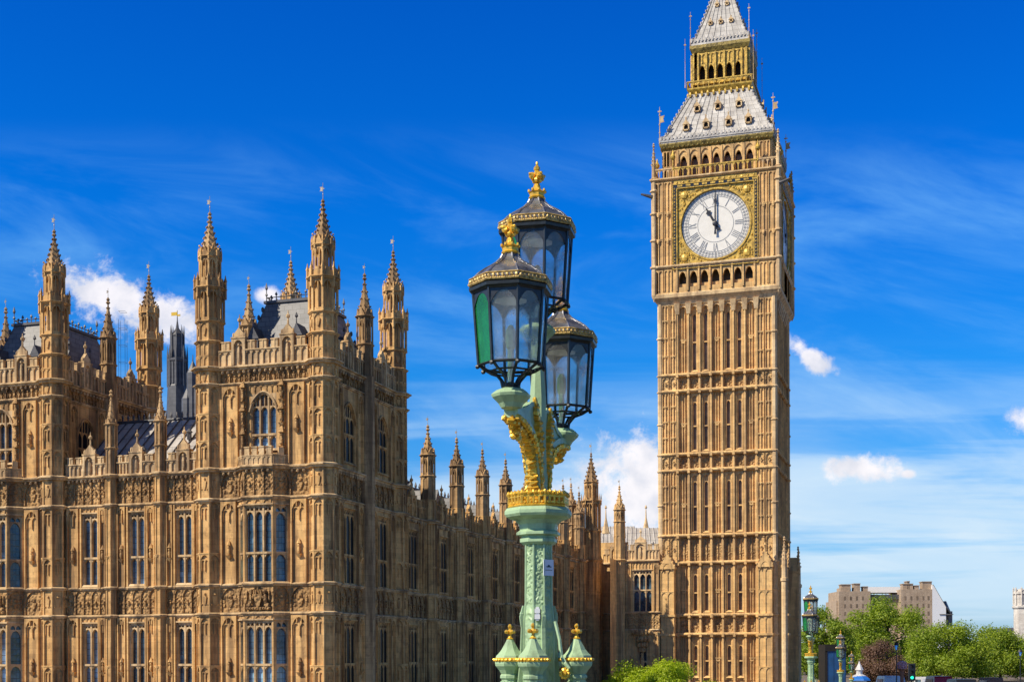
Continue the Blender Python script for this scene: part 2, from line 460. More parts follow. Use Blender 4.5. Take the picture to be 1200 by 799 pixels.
    def panels(s, s0, s1, z0, z1, n, t0, t1, w=.09, mids=(), fr=ID, rise=.9, cap=.10, cusps=False):
        """raised rib panelling: n lights between s0 and s1, arch heads at the top and under each mid rail"""
        st = (s1 - s0) / n
        for i in range(n + 1):
            c = s0 + st * i
            a, b = c - w / 2, c + w / 2
            if i == 0: a = s0; b = s0 + w * .7
            if i == n: b = s1; a = s1 - w * .7
            s.box(a, b, t0, t1, z0, z1, fr)
        tops = list(mids) + [z1]
        for zt in tops:
            for i in range(n):
                a = s0 + st * i + w / 2; b = a + st - w
                r = (b - a) * .5 * rise * 1.3
                s.arch(a, b, zt - cap - r, zt - cap, zt - .002, t0 + .012, t1, fr)
            if zt != z1: s.box(s0 + .001, s1 - .001, t0 - .015, t1, zt, zt + w * .8, fr)
    def wall(s, s0, s1, z0, z1, ops=(), t=0.0, depth=.35, fr=ID):
        """wall face with rectangular openings (s0, s1, z0, z1) and their reveals"""
        S = sorted(set([s0, s1] + [v for o in ops for v in o[:2]])); Z = sorted(set([z0, z1] + [v for o in ops for v in o[2:]]))
        for i in range(len(S) - 1):
            for j in range(len(Z) - 1):
                a, b, c, d = S[i], S[i + 1], Z[j], Z[j + 1]
                if any(o[0] <= a and b <= o[1] and o[2] <= c and d <= o[3] for o in ops): continue
                s.quad((a, t, c), (b, t, c), (b, t, d), (a, t, d), fr)
        for a, b, c, d in ops:
            e = t + depth
            s.quad((a, t, c), (a, t, d), (a, e, d), (a, e, c), fr)
            s.quad((b, t, c), (b, e, c), (b, e, d), (b, t, d), fr)
            s.quad((a, t, c), (a, e, c), (b, e, c), (b, t, c), fr)
            s.quad((a, t, d), (b, t, d), (b, e, d), (a, e, d), fr)
    def build(s, name, mat, parent=None, org=(0, 0, 0), smooth=False, loc=None):
        me = bpy.data.meshes.new(name)
        me.from_pydata([(a - org[0], b - org[1], c - org[2]) for a, b, c in s.v], [], s.f)
        if isinstance(mat, str): me.materials.append(MATS[mat])
        if smooth: me.polygons.foreach_set('use_smooth', [True] * len(me.polygons))
        me.update()
        o = bpy.data.objects.new(name, me); col.objects.link(o)
        if parent: o.parent = parent
        if loc: o.location = loc
        return o

def tag(o, label=None, cat=None, group=None, kind=None):
    if label: o['label'] = label
    if cat: o['category'] = cat
    if group: o['group'] = group
    if kind: o['kind'] = kind
    return o
def empty(name, loc, rz=0):
    o = bpy.data.objects.new(name, None); o.location = loc; o.rotation_euler = (0, 0, rz); o.empty_display_size = .5
    col.objects.link(o); return o
def copy_tree(o, parent=None):
    c = o.copy(); col.objects.link(c); c.parent = parent
    for ch in list(o.children): copy_tree(ch, c)
    return c

# ------------------------------------------------------------------ the setting
GZ = 7.0
g = MB(); g.quad((-6000, 66, GZ), (6000, 66, GZ), (6000, 9000, GZ), (-6000, 9000, GZ))
tag(g.build('ground', 'paving'), 'pale paved ground around the palace and the square', kind='structure')
g = MB(); g.quad((-6000, -6000, 1.0), (6000, -6000, 1.0), (6000, 66, 1.0), (-6000, 66, 1.0))
tag(g.build('river', 'river_water'), 'brown river in front of the palace', kind='structure')
g = MB(); g.box(-600, 600, 65.4, 66.0, 0, GZ - .01)
tag(g.build('embankment_wall', 'embankment_stone'), 'stone river wall below the palace terrace', kind='structure')

# bridge line: through the lamps, in camera coordinates
LDIR = Vector((8.9, 33.5)).normalized(); LN = Vector((LDIR.y, -LDIR.x))
L0 = Vector((-2.1, 0.0))
def onbridge(dist, off, z=0):
    p = L0 + LDIR * dist + LN * off
    w = c2w(p.x, p.y); return (w[0], w[1], z)
def deckz(d): return max(EYE - 1.7 - .028 * max(d, -40), GZ + .02)
g = MB(); e = MB(); para = MB()
ds = [-30, 0, 30, 60, 90, 115, 170, 800]
for a, b in zip(ds[:-1], ds[1:]):
    za, zb = deckz(a), deckz(b)
    g.quad(onbridge(a, 3.2, za - .12), onbridge(a, 18, za - .12), onbridge(b, 18, zb - .12 if b < 115 else zb), onbridge(b, 3.2, zb - .12 if b < 115 else zb))
    if a < 115:
        e.quad(onbridge(a, .2, za), onbridge(a, 3.2, za), onbridge(b, 3.2, zb), onbridge(b, .2, zb))
        e.quad(onbridge(a, 3.2, za), onbridge(a, 3.2, za - .12), onbridge(b, 3.2, zb - .12), onbridge(b, 3.2, zb))
        for off in (0, 21.0):
            A = [onbridge(a, off - .22, za - 1.2), onbridge(a, off + .22, za - 1.2), onbridge(b, off + .22, zb - 1.2), onbridge(b, off - .22, zb - 1.2)]
            B = [onbridge(a, off - .22, za + 1.02), onbridge(a, off + .22, za + 1.02), onbridge(b, off + .22, zb + 1.02), onbridge(b, off - .22, zb + 1.02)]
            para.add(A + B, [(0, 3, 2, 1), (4, 5, 6, 7), (0, 1, 5, 4), (1, 2, 6, 5), (2, 3, 7, 6), (3, 0, 4, 7)])
tag(g.build('road', 'asphalt'), 'asphalt roadway crossing the bridge', kind='structure')
tag(e.build('pavement', 'paving'), 'stone flagged footway of the bridge', kind='structure')
tag(para.build('bridge_parapet', 'green_paint'), 'green iron parapet of the bridge', kind='structure')

# ------------------------------------------------------------------ the palace
PB = (-45.0, 80.0, GZ)
palace = empty('gothic_palace', PB)
tag(palace, 'honey coloured gothic palace with crocketed turrets, left of the clock tower', 'palace')
def pl(mb, name, mat, off=(0, 0), **k):
    return mb.build(name, mat, palace, org=(PB[0] - 0, PB[1], PB[2]), loc=(off[0], off[1], 0), **k)

def face_frames(cx, cy, ap, n=8, oz=0, only=None):
    for k in range(n):
        if only and k not in only: continue
        phi = 360.0 * k / n
        yield F(cx + ap * math.cos(R(phi)), cy + ap * math.sin(R(phi)), phi + 90, oz)

def octo_panels(mb, cx, cy, Rr, z0, z1, n=2, w=.07, d=.07, mids=()):
    """octagonal shaft with sunk panels on every face; Rr is the outer circumradius"""
    ap = Rr * math.cos(PI / 8); hw = Rr * math.sin(PI / 8)
    mb.lathe([((ap - d) / math.cos(PI / 8), z0), ((ap - d) / math.cos(PI / 8), z1)], cx, cy, cap=False)
    for fr in face_frames(cx, cy, ap):
        mb.panels(-hw, hw, z0, z1, n, 0, d + .02, w, mids, fr, cap=.05)

def octo_path(cx, cy, r, n=8):
    return [(cx + r * math.cos(PI / n + 2 * PI * i / n), cy + r * math.sin(PI / n + 2 * PI * i / n)) for i in range(n)]

def open_stage(mb, cx, cy, Rr, z0, z1, core, colr=.09):
    ap = Rr * math.cos(PI / 8); hw = Rr * math.sin(PI / 8)
    mb.lathe([(core, z0), (core, z1)], cx, cy, cap=False)
    for x, y in octo_path(cx, cy, Rr * .97): mb.lathe([(colr * 1.3, z0), (colr, z0 + .12), (colr, z1)], x, y, n=4, rot=random.random())
    for fr in face_frames(cx, cy, ap):
        mb.arch(-hw + .06, hw - .06, z1 - .55, z1 - .18, z1 + .01, .02, .22, fr, n=4)
        mb.box(-hw + .05, hw - .05, .02, .12, z0, z0 + .22, fr)
        mb.box(-.03, .03, .04, .10, z0, z1 - .2, fr)

def crocket_spire(mb, cx, cy, r0, z0, z1, rings=6, n=8, cr=.10, tip=.05):
    prof = []
    for i in range(9):
        u = i / 8; prof.append((tip + (r0 - tip) * ((1 - u) ** 1.12), z0 + (z1 - z0) * u))
    mb.lathe(prof, cx, cy, n)
    for j in range(rings):
        u = (j + .35) / rings; rr = tip + (r0 - tip) * ((1 - u) ** 1.12); z = z0 + (z1 - z0) * u
        c = cr * (1 - .35 * u)
        for i in range(n):
            a = PI / n + 2 * PI * i / n
            x, y = cx + (rr + c * .45) * math.cos(a), cy + (rr + c * .45) * math.sin(a)
            mb.blob((x, y, z + c * .3), (c * .62, c * .62, c * .8), 4, 3)
    h = z1
    mb.lathe([(.05, h - .05), (.16, h + .08), (.07, h + .20), (.13, h + .30), (.03, h + .46)], cx, cy, 6)

def vane(z, h=1.05, s=1.0):
    mb = MB(); s *= .8
    mb.lathe([(.035 * s, z), (.018 * s, z + h)], 0, 0, 5)
    mb.blob((0, 0, z + h * .38), .05 * s, 6, 4)
    z0, z1 = z + h * .56, z + h * .80
    mb.add([(-.02, 0, z0), (-.30 * s, .05, z0 + .02), (-.22 * s, .05, (z0 + z1) / 2), (-.30 * s, .05, z1), (-.02, 0, z1),
            (-.02, .02, z0), (-.30 * s, .07, z0 + .02), (-.22 * s, .07, (z0 + z1) / 2), (-.30 * s, .07, z1), (-.02, .02, z1)],
           [(0, 1, 2, 3, 4), (9, 8, 7, 6, 5), (0, 5, 6, 1), (1, 6, 7, 2), (2, 7, 8, 3), (3, 8, 9, 4)])
    mb.box(.01, .12 * s, -.012, .012, z + h * .66, z + h * .71)
    return mb

# --- the big octagonal turret of the pavilions
def turret_meshes():
    mb = MB(); Rr = .92
    mb.lathe([(Rr, GZ), (Rr, GZ + .8)], cap=False)
    for z0, z1, mids, n in ((GZ + .8, 14.5, (11.4,), 2), (16.62, 21.7, (18.45,), 2), (23.85, 28.95, (25.5, 27.2), 2)):
        octo_panels(mb, 0, 0, Rr, z0, z1, 1, .105, .13, mids)
        for fr in face_frames(0, 0, (Rr * math.cos(PI / 8)) - .05):
            for zt in tuple(mids) + (z1,):
                mb.panels(-.25, .25, zt - 1.05, zt - .32, 2, 0, .09, .055, (), fr, cap=.05)
    for z0, z1 in ((14.5, 16.62), (21.7, 23.85), (28.95, 29.98)):
        octo_panels(mb, 0, 0, Rr - .01, z0, z1, 1, .10, .06)
        for fr in face_frames(0, 0, (Rr - .07) * math.cos(PI / 8)):
            zc = (z0 + z1) / 2 + .05; hh = min(.32, (z1 - z0) * .22)
            mb.taper(-.06, .06, -.06, .02, zc - hh, -.14, .14, -.07, .02, zc + hh * .6, fr)
            mb.blob((0, -.02, zc + hh * 1.1), .09, 5, 3, .2, fr)
            for sgn in (-1, 1): mb.blob((sgn * .2, 0, zc - hh), .07, 4, 3, .2, fr)
    octo_panels(mb, 0, 0, .90, 30.15, 31.7, 2, .07, .06, (30.85,))
    mb.string(octo_path(0, 0, .90), 31.7, .13, .18, True)
    octo_panels(mb, 0, 0, .86, 31.88, 33.0, 1, .11, .07)
    for fr in face_frames(0, 0, .74):
        mb.taper(-.05, .05, -.07, .02, 32.2, -.14, .14, -.07, .02, 32.65, fr)
    mb.string(octo_path(0, 0, .86), 33.0, .10, .14, True)
    open_stage(mb, 0, 0, .88, 33.1, 35.15, .50)
    mb.string(octo_path(0, 0, .86), 35.1, .20, .22, True)
    mb.lathe([(.80, 35.28), (.80, 35.34)])
    for x, y in octo_path(0, 0, .96):
        mb.lathe([(.085, 34.6), (.085, 35.7), (.12, 35.74), (.05, 35.95), (.015, 36.15)], x, y, 4, .3)
    for fr in face_frames(0, 0, .86):
        mb.box(-.30, .30, 0, .06, 35.3, 35.62, fr)
        mb.box(-.14, .14, -.02, .08, 35.3, 35.8, fr)
    open_stage(mb, 0, 0, .66, 35.34, 37.2, .34, .075)
    mb.string(octo_path(0, 0, .64), 37.15, .12, .14, True)
    for fr in face_frames(0, 0, .62):
        mb.add([(-.24, -.03, 37.25), (.24, -.03, 37.25), (0, -.03, 37.85), (-.24, .2, 37.25), (.24, .2, 37.25), (0, .3, 37.85)], [(0, 1, 2), (1, 4, 5, 2), (3, 0, 2, 5)], fr)
        mb.blob((0, -.05, 37.9), .07, 4, 3, .2, fr)
    for x, y in octo_path(0, 0, .70): mb.lathe([(.06, 37.0), (.07, 37.55), (.01, 37.85)], x, y, 4)
    sp = MB(); crocket_spire(sp, 0, 0, .64, 37.25, 39.7, 7, 8, .14)
    return mb, sp, vane(40.0, 1.15, 1.0)
_t, _s, _v = turret_meshes()
def set_turret(tree, x, y):
    o = tree; o.location = (x - PB[0], y - PB[1], -PB[2]); return o
turret0 = _t.build('turret', 'stone', palace)
_sp = _s.build('spire', 'weathered_stone', turret0); _vn = _v.build('vane', 'vane_metal', turret0)
X1, X0 = -36.5, -44.35
X3, X2 = -55.9, -63.75
YF, YB = 77.4, 88.7
spots = [(X1, YF), (X0, YF), (X1, YB), (X0, YB), (X3, YF), (X2, YF), (X3, YB), (X2, YB)]
for i, (x, y) in enumerate(spots):
    set_turret(turret0 if i == 0 else copy_tree(turret0, palace), x, y)

# --- slim pinnacles
def pinnacle(x, y, Rr, z0, zs, zt, parent=palace, mat='weathered_stone', vn=True, lower=None, name='pinnacle', stage=True):
    mb = MB()
    if lower:
        mb.lathe([(Rr * 1.12, lower), (Rr * 1.12, z0)], cap=True)
    z = z0
    if stage:
        zm = z0 + (zs - z0) * .52
        octo_panels(mb, 0, 0, Rr, z0, zm, 1, .07, .05)
        mb.string(octo_path(0, 0, Rr), zm, .08, .12, True)
        open_stage(mb, 0, 0, Rr * .92, zm + .1, zs, Rr * .55, .06)
    else:
        octo_panels(mb, 0, 0, Rr, z0, zs, 1, .06, .05, ((z0 + zs) / 2,))
    mb.string(octo_path(0, 0, Rr * .95), zs, .12, .14, True)
    for k, fr in enumerate(face_frames(0, 0, Rr * .9)):
        hw = Rr * .36
        mb.add([(-hw, -.02, zs + .1), (hw, -.02, zs + .1), (0, -.02, zs + .1 + hw * 2.4), (-hw, .12, zs + .1), (hw, .12, zs + .1), (0, .2, zs + .1 + hw * 2.4)], [(0, 1, 2), (1, 4, 5, 2), (3, 0, 2, 5)], fr)
    crocket_spire(mb, 0, 0, Rr * .86, zs + .08, zt, 5, 8, .10 if Rr > .4 else .07, .04)
    b = (PB[0], PB[1], PB[2]) if parent is palace else (0, 0, 0)
    o = mb.build(name, mat, parent, loc=(x - b[0], y - b[1], -b[2]))
    if vn: vane(zt + .35, .75, .7).build('vane', 'vane_metal', o)
    return o

# --- windows
def window(fr, c, w, n, zb, zt, ztr, parent=palace, arched=False, glass_t=.32, sill=True, mat='trim_stone'):
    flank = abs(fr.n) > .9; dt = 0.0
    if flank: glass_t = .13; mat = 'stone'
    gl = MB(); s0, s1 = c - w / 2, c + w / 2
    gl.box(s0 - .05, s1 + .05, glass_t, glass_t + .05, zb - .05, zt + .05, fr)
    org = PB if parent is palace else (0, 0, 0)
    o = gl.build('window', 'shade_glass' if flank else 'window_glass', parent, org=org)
    m = MB(); mw = .08 if flank else .105; mf = glass_t - .06 if flank else .06; st = w / n
    for i in range(1, n): m.box(s0 + st * i - mw / 2, s0 + st * i + mw / 2, mf, glass_t, zb, zt - .02, fr)
    for i in (0, n):
        a = s0 + st * i; m.box(a if i == 0 else a - .06, a + .06 if i == 0 else a, .04, glass_t, zb, zt - .02, fr)
    for z in ([ztr] if not isinstance(ztr, (list, tuple)) else ztr):
        m.box(s0, s1, .03, glass_t - .01, z, z + .13, fr)
        for i in range(n):
            a = s0 + st * i + mw / 2; b = a + st - mw
            m.arch(a, b, z - (b - a) * .55, z - .02, z + .001, .09, glass_t, fr, 4)
    if arched:
        top = zt; spring = zt - w * .62; lh = spring + .05
        for i in range(n):
            a = s0 + st * i + mw / 2; b = a + st - mw
            m.arch(a, b, lh - (b - a) * .1, lh + (b - a) * .45, lh + (b - a) * .6, .09, glass_t, fr, 6)
        for i in range(2 * n):
            a = s0 + w * i / (2 * n); m.box(a - .03, a + .03, .10, glass_t, lh + .25, zt, fr)
        m.arch(s0, s1, spring, zt - .03, zt + .002, .0, glass_t, fr, 14)
        # hood mould
        k = 14; pts = []
        for i in range(k + 1):
            a = s0 - .10 + (w + .20) * i / k; u = min(abs(a - c) / (w / 2 + .10), 1)
            pts.append(fr((a, -.06, spring + (zt + .12 - spring) * (max(1 - u ** 1.9, 0)) ** .75)))
        m.tube(pts, .06, 5)
    else:
        th = st * 1.15
        for i in range(n):
            a = s0 + st * i + mw / 2; b = a + st - mw
            m.arch(a, b, zt - th - .02, zt - th + (b - a) * .62, zt - th + (b - a) * .66 + .05, .09, glass_t, fr, 6)
            mid = (a + b) / 2
            m.box(mid - .03, mid + .03, .10, glass_t, zt - th + (b - a) * .6, zt - .05, fr)
            for q in (a, mid): m.arch(q + .02, q + (b - a) / 2 - .02, zt - .30, zt - .14, zt - .03, .10, glass_t, fr, 4)
        m.box(s0, s1, .04, glass_t, zt - .08, zt, fr)
        m.box(s0 - .12, s1 + .12, -.09, .05, zt + .01, zt + .10, fr)
    if sill: m.taper(s0 - .10, s1 + .10, -.10, glass_t, zb - .12, s0 - .05, s1 + .05, -.02, glass_t, zb + .03, fr)
    m.build('tracery', mat, o, org=(0, 0, 0) if False else org)
    return o

def carve_lumps(mb, fr, s0, s1, z0, z1, t, k=1.0):
    """a shield with mantling in a panel"""
    cx, cz = (s0 + s1) / 2, (z0 + z1) / 2; w, h = (s1 - s0), (z1 - z0)
    r = min(w, h)
    mb.taper(cx - r * .06, cx + r * .06, t - .08 * k, t, cz - r * .30, cx - r * .20, cx + r * .20, t - .10 * k, t, cz + r * .08, fr)
    mb.blob((cx, t - .03, cz + r * .24), (r * .15, .09 * k, r * .12), 6, 4, .15, fr)
    for a, b in ((-.34, -.22), (.34, -.22), (-.34, .20), (.34, .20), (-.36, 0), (.36, 0)):
        mb.blob((cx + a * w, t, cz + b * h), (r * .10, .08 * k, r * .13), 5, 3, .3, fr)

def band(mb, fr, s0, s1, z0, z1, pitch, t=0.0, d=.10):
    n = max(1, round((s1 - s0) / pitch)); st = (s1 - s0) / n
    mb.quad((s0, t + d, z0), (s1, t + d, z0), (s1, t + d, z1), (s0, t + d, z1), fr)
    mb.panels(s0, s1, z0, z1, n, t, t + d, .09, (), fr, cap=.08)
    for i in range(n): carve_lumps(mb, fr, s0 + st * i + .06, s0 + st * (i + 1) - .06, z0 + .05, z1 - .25, t + d)

def parapet(mb, fr, s0, s1, z0, h=1.3, gab=(), pitch=.72, gw=.95, t=0.0):
    hb = h * .62
    mb.box(s0, s1, t + .10, t + .32, z0, z0 + hb, fr)
    ex = sorted([(c - gw / 2, c + gw / 2) for c in gab])
    cuts = [s0]
    for a, b in ex: cuts += [a, b]
    cuts.append(s1)
    for i in range(0, len(cuts), 2):
        a, b = cuts[i], cuts[i + 1]
        if b - a < .3: continue
        n = max(1, round((b - a) / pitch)); st = (b - a) / n
        mb.panels(a, b, z0, z0 + hb, n * 2, t, t + .12, .07, (), fr, cap=.05)
        mb.box(a, b, t - .04, t + .34, z0 + hb, z0 + hb + .07, fr)
        for k in range(n):
            c = a + st * (k + .5); m = st * .30
            mb.box(c - m, c + m, t + .03, t + .29, z0 + hb + .07, z0 + h, fr)
            mb.box(c - m - .03, c + m + .03, t - .01, t + .33, z0 + h, z0 + h + .08, fr)
            mb.box(c - .035, c + .035, t - .01, t + .04, z0 + hb + .07, z0 + h, fr)
    for a, b in ex:
        c = (a + b) / 2; H = h * 1.15
        mb.box(a, b, t + .12, t + .36, z0, z0 + H, fr)
        mb.box(a, a + .16, t - .06, t + .12, z0, z0 + H, fr); mb.box(b - .16, b, t - .06, t + .12, z0, z0 + H, fr)
        mb.arch(a + .16, b - .16, z0 + H - .40, z0 + H - .10, z0 + H, t - .05, t + .12, fr)
        # statue in the niche
        mb.blob((c, t + .03, z0 + H * .38), (.13, .10, H * .34), 6, 5, .1, fr); mb.blob((c, t + .01, z0 + H * .76), .09, 6, 4, 0, fr)
        mb.box(a - .03, b + .03, t - .09, t + .38, z0 + H, z0 + H + .09, fr)
        q = z0 + H + .09
        mb.box(a + .14, b - .14, t + .04, t + .28, q, q + .24, fr)
        mb.add([(a + .14, t + .04, q + .24), (b - .14, t + .04, q + .24), (c, t + .04, q + .62), (a + .14, t + .28, q + .24), (b - .14, t + .28, q + .24), (c, t + .28, q + .62)],
               [(0, 1, 2), (5, 4, 3), (1, 4, 5, 2), (3, 0, 2, 5)], fr)
        for sgn in (-1, 1): mb.blob((c + sgn * (gw / 2 - .08), t + .1, q + .12), (.08, .08, .2), 5, 4, 0, fr)
        P = fr((c, t + .16, 0))
        mb.lathe([(.07, q + .45), (.05, q + .95), (.12, q + 1.02), (.13, q + 1.14), (.04, q + 1.24), (.02, q + 1.45)], P[0], P[1], 6)

ZA0, ZA1, ZB0, ZB1, ZC0, ZC1 = 14.55, 16.40, 21.70, 23.60, 28.95, 29.95
def statue_bracket(mb, fr, s, z, k=1.0):
    k *= .72
    mb.taper(s - .05, s + .05, -.10, .08, z - .55 * k, s - .17, s + .17, -.26, .08, z - .2 * k, fr)
    mb.blob((s, -.12, z + .12 * k), (.12, .12, .33 * k), 6, 5, .12, fr)
    mb.blob((s, -.14, z + .50 * k), .09, 6, 4, 0, fr)
    mb.lathe([(.16, z + .68 * k), (.12, z + .8 * k), (.03, z + 1.1 * k)], *fr((s, -.08, 0))[:2], n=6)
def tall_panel(mb, fr, s0, s1, z0, z1, mid=None, st=True, n=1):
    d = .13
    w = s1 - s0
    e = min(.12, w * .12)
    mb.panels(s0 + e, s1 - e, z0, z1, n, -.17, .01, .10, (), fr, cap=.12)
    # inner frame with small traceried head
    q = z1 - .12 - (w - 2 * e) * .5
    mb.panels(s0 + e + .10, s1 - e - .10, q - .62, q + .18, 2 * n, -.10, .01, .06, (), fr, cap=.05)
    mb.panels(s0 + e + .06, s1 - e - .06, z1 - .45, z1 - .02, 3 * n, -.14, .01, .05, (), fr, cap=.04)
    if st and mid: statue_bracket(mb, fr, (s0 + s1) / 2, mid)
def niche_column(mb, fr, s, z0, z1, w=.34):
    """stacked canopied statues"""
    mb.box(s - w / 2, s + w / 2, -.16, .0, z0, z1, fr)
    z = z0 + .15
    while z < z1 - 1.0:
        mb.taper(s - .07, s + .07, -.2, -.1, z, s - .17, s + .17, -.36, -.1, z + .25, fr)
        mb.blob((s, -.24, z + .58), (.11, .11, .34), 6, 5, .15, fr); mb.blob((s, -.26, z + .95), .085, 5, 4, 0, fr)
        mb.taper(s - .2, s + .2, -.40, -.1, z + 1.1, s - .05, s + .05, -.22, -.1, z + 1.5, fr)
        z += 1.45

# --- pavilions
BAYC = (X0 + X1) / 2
def make_pavilion(dx):
    parts = []
    x0, x1 = X0, X1
    FR = F(x0, YF - .352, 0)                      # front wall plane
    L = x1 - x0
    SD = F(x1 + .352, YF, 90)                     # side wall plane, s towards the tower
    DEP = YB - YF
    BA, BB, BCc, BD = 2.15, 2.92, L - 2.92, L - 2.15
    pr = .78
    CL = F(x0 + BA, YF - .352, -45 if False else -math.degrees(math.atan2(pr, BB - BA))); clen = math.hypot(pr, BB - BA)
    BF = F(x0 + BB, YF - .352 - pr, 0)
    CR = F(x0 + BCc, YF - .352 - pr, math.degrees(math.atan2(pr, BB - BA)))
    bw = BCc - BB
    w = MB(); cb = MB(); tr = MB()
    wins = []
    for (z0, z1, zb, zt, ztr) in ((GZ, ZA0 + .02, 8.6, 14.25, 11.45), (ZA1, ZB0 + .02, 16.62, 21.35, 18.35)):
        w.wall(.6, BA, z0, z1, (), 0, .3, FR); w.wall(BD, L - .6, z0, z1, (), 0, .3, FR)
        tall_panel(w, FR, .85, BA, max(z0, 8.4) + .1, z1, 11.2 if z0 < 9 else 18.5); tall_panel(w, FR, BD, L - .85, max(z0, 8.4) + .1, z1, 11.2 if z0 < 9 else 18.5)
        w.wall(0, bw, z0, z1, [(.08, bw - .08, zb, zt)], 0, .34, BF)
        wins.append((BF, bw / 2, bw - .16, 3, zb, zt, ztr))
        for C in (CL, CR):
            w.wall(0, clen, z0, z1, [(.16, clen - .16, zb, zt)], 0, .34, C)
            wins.append((C, clen / 2, clen - .32, 1, zb, zt, ztr))
        w.panels(0.1, bw - .1, zt + .12, z1, 3, -.07, .01, .07, (), BF, cap=.04)
        # side
        ops = [(2.0, 3.9, zb, zt), (7.4, 9.3, zb, zt)]
        w.wall(.6, DEP - .6, z0, z1, ops, 0, .34, SD)
        for a, b in ((.85, 1.95), (3.95, 5.1), (6.2, 7.35), (9.35, DEP - .85)): tall_panel(w, SD, a, b, max(z0, 8.4) + .1, z1, 18.5 if z0 > 9 else 11.2, st=a in (3.95, 6.2))
        wins.append((SD, 2.95, 1.9, 3, zb, zt, ztr)); wins.append((SD, 8.35, 1.9, 3, zb, zt, ztr))
    # upper stage
    z0, z1 = ZB1, ZC0 + .02
    c = L / 2; ww = 1.75
    w.wall(.6, L - .6, z0, z1, [(c - ww / 2, c + ww / 2, 24.9, 28.35)], 0, .34, FR)
    wins.append((FR, c, ww, 3, 24.9, 28.35, 25.75, True))
    for sgn in (-1, 1):
        niche_column(cb, FR, c + sgn * 1.33, 24.6, 28.8)
        a = sorted((c + sgn * 1.62, c + sgn * 2.95)); tall_panel(w, FR, a[0], a[1], 23.95, 28.9, 26.2)
    cb.panels(c - ww / 2 - .1, c + ww / 2 + .1, 28.42, 28.93, 5, -.05, .01, .06, (), FR, cap=.03)
    # balcony over the bay
    bal = MB()
    pathb = [FR((BA, -.0, 0))[:2], BF((0, 0, 0))[:2], BF((bw, 0, 0))[:2], FR((BD, 0, 0))[:2]]
    bal.sweep(pathb, [(-.25, ZB1 + .03), (.04, ZB1 + .03), (.04, ZB1 + .75), (.09, ZB1 + .78), (.09, ZB1 + .85), (-.25, ZB1 + .85)])
    bal.panels(.02, bw - .02, ZB1 + .1, ZB1 + .75, 6, -.09, -.03, .06, (), BF, cap=.04)
    for i in range(4):
        q = .25 + i * (bw - .5) / 3; bal.box(q - .17, q + .17, -.03, .2, ZB1 + .85, ZB1 + 1.3, BF); bal.box(q - .2, q + .2, -.06, .23, ZB1 + 1.3, ZB1 + 1.38, BF)
    for C in (CL, CR):
        bal.panels(.02, clen - .02, ZB1 + .1, ZB1 + .75, 3, -.09, -.03, .06, (), C, cap=.04)
        bal.box(clen / 2 - .17, clen / 2 + .17, -.03, .2, ZB1 + .85, ZB1 + 1.3, C)
    ops = [(2.0, 3.9, 24.3, 28.0), (7.4, 9.3, 24.3, 28.0)]
    w.wall(.6, DEP - .6, z0, z1, ops, 0, .34, SD)
    for a, b in ((.85, 1.95), (3.95, 5.1), (6.2, 7.35), (9.35, DEP - .85)): tall_panel(w, SD, a, b, 23.95, 28.9, 26.2, st=False)
    wins.append((SD, 2.95, 1.9, 3, 24.3, 28.0, 26.0, True)); wins.append((SD, 8.35, 1.9, 3, 24.3, 28.0, 26.0, True))
    # hidden sides and top
    w.wall(.6, DEP - .6, GZ, ZC1, (), 0, .3, F(x0 - .352, YB, -90)); w.wall(.6, L - .6, GZ, ZC1, (), 0, .3, F(x1, YB + .352, 180))
    w.quad((x0 - .3, YF - .3, 29.6), (x1 + .3, YF - .3, 29.6), (x1 + .3, YB + .3, 29.6), (x0 - .3, YB + .3, 29.6))
    parts.append(pl(w, 'wall', 'stone'))
    parts.append(pl(bal, 'balcony', 'trim_stone'))
    # carved bands
    for z0, z1 in ((ZA0 + .25, ZA1), (ZB0 + .25, ZB1)):
        band(cb, FR, .85, BA, z0, z1, .9); band(cb, FR, BD, L - .85, z0, z1, .9)
        for C in (CL, CR): band(cb, C, 0, clen, z0, z1, .9)
        band(cb, BF, 0, bw, z0, z1, .65 if z0 > 20 else 5)
        band(cb, SD, .85, DEP - .85, z0, z1, .9)
    band(cb, FR, .85, L - .85, ZC0 + .15, ZC1, .72, -.02, .12); band(cb, SD, .85, DEP - .85, ZC0 + .15, ZC1, .72, -.02, .12)
    parts.append(pl(cb, 'carved_band', 'carved_stone'))
    # royal arms on the bay
    ca = MB(); zc = (ZA0 + .25 + ZA1) / 2; m = bw / 2
    ca.taper(m - .10, m + .10, -.12, .1, zc - .50, m - .30, m + .30, -.16, .1, zc + .22, BF)
    ca.box(m - .30, m + .30, -.14, .1, zc + .2, zc + .26, BF)
    for i in range(5): ca.blob((m - .24 + i * .12, -.08, zc + .40 + (.12 if i == 2 else 0)), (.07, .10, .16), 5, 4, .2, BF)
    for sg in (-1, 1):
        ca.blob((m + sg * .50, -.06, zc - .02), (.15, .14, .36), 6, 5, .25, BF); ca.blob((m + sg * .46, -.10, zc + .42), (.14, .14, .17), 6, 4, .2, BF)
        ca.blob((m + sg * .62, -.05, zc - .42), (.20, .12, .14), 6, 4, .25, BF); ca.blob((m + sg * .34, -.09, zc + .08), (.12, .09, .09), 5, 4, .2, BF)
        ca.blob((m + sg * .76, -.04, zc + .20), (.07, .08, .34), 5, 4, .3, BF)
    for i in range(9): ca.blob((m - .72 + i * .18, -.05, zc - .62), (.13, .12, .10), 5, 3, .3, BF)
    parts.append(pl(ca, 'coat_of_arms', 'carved_stone'))
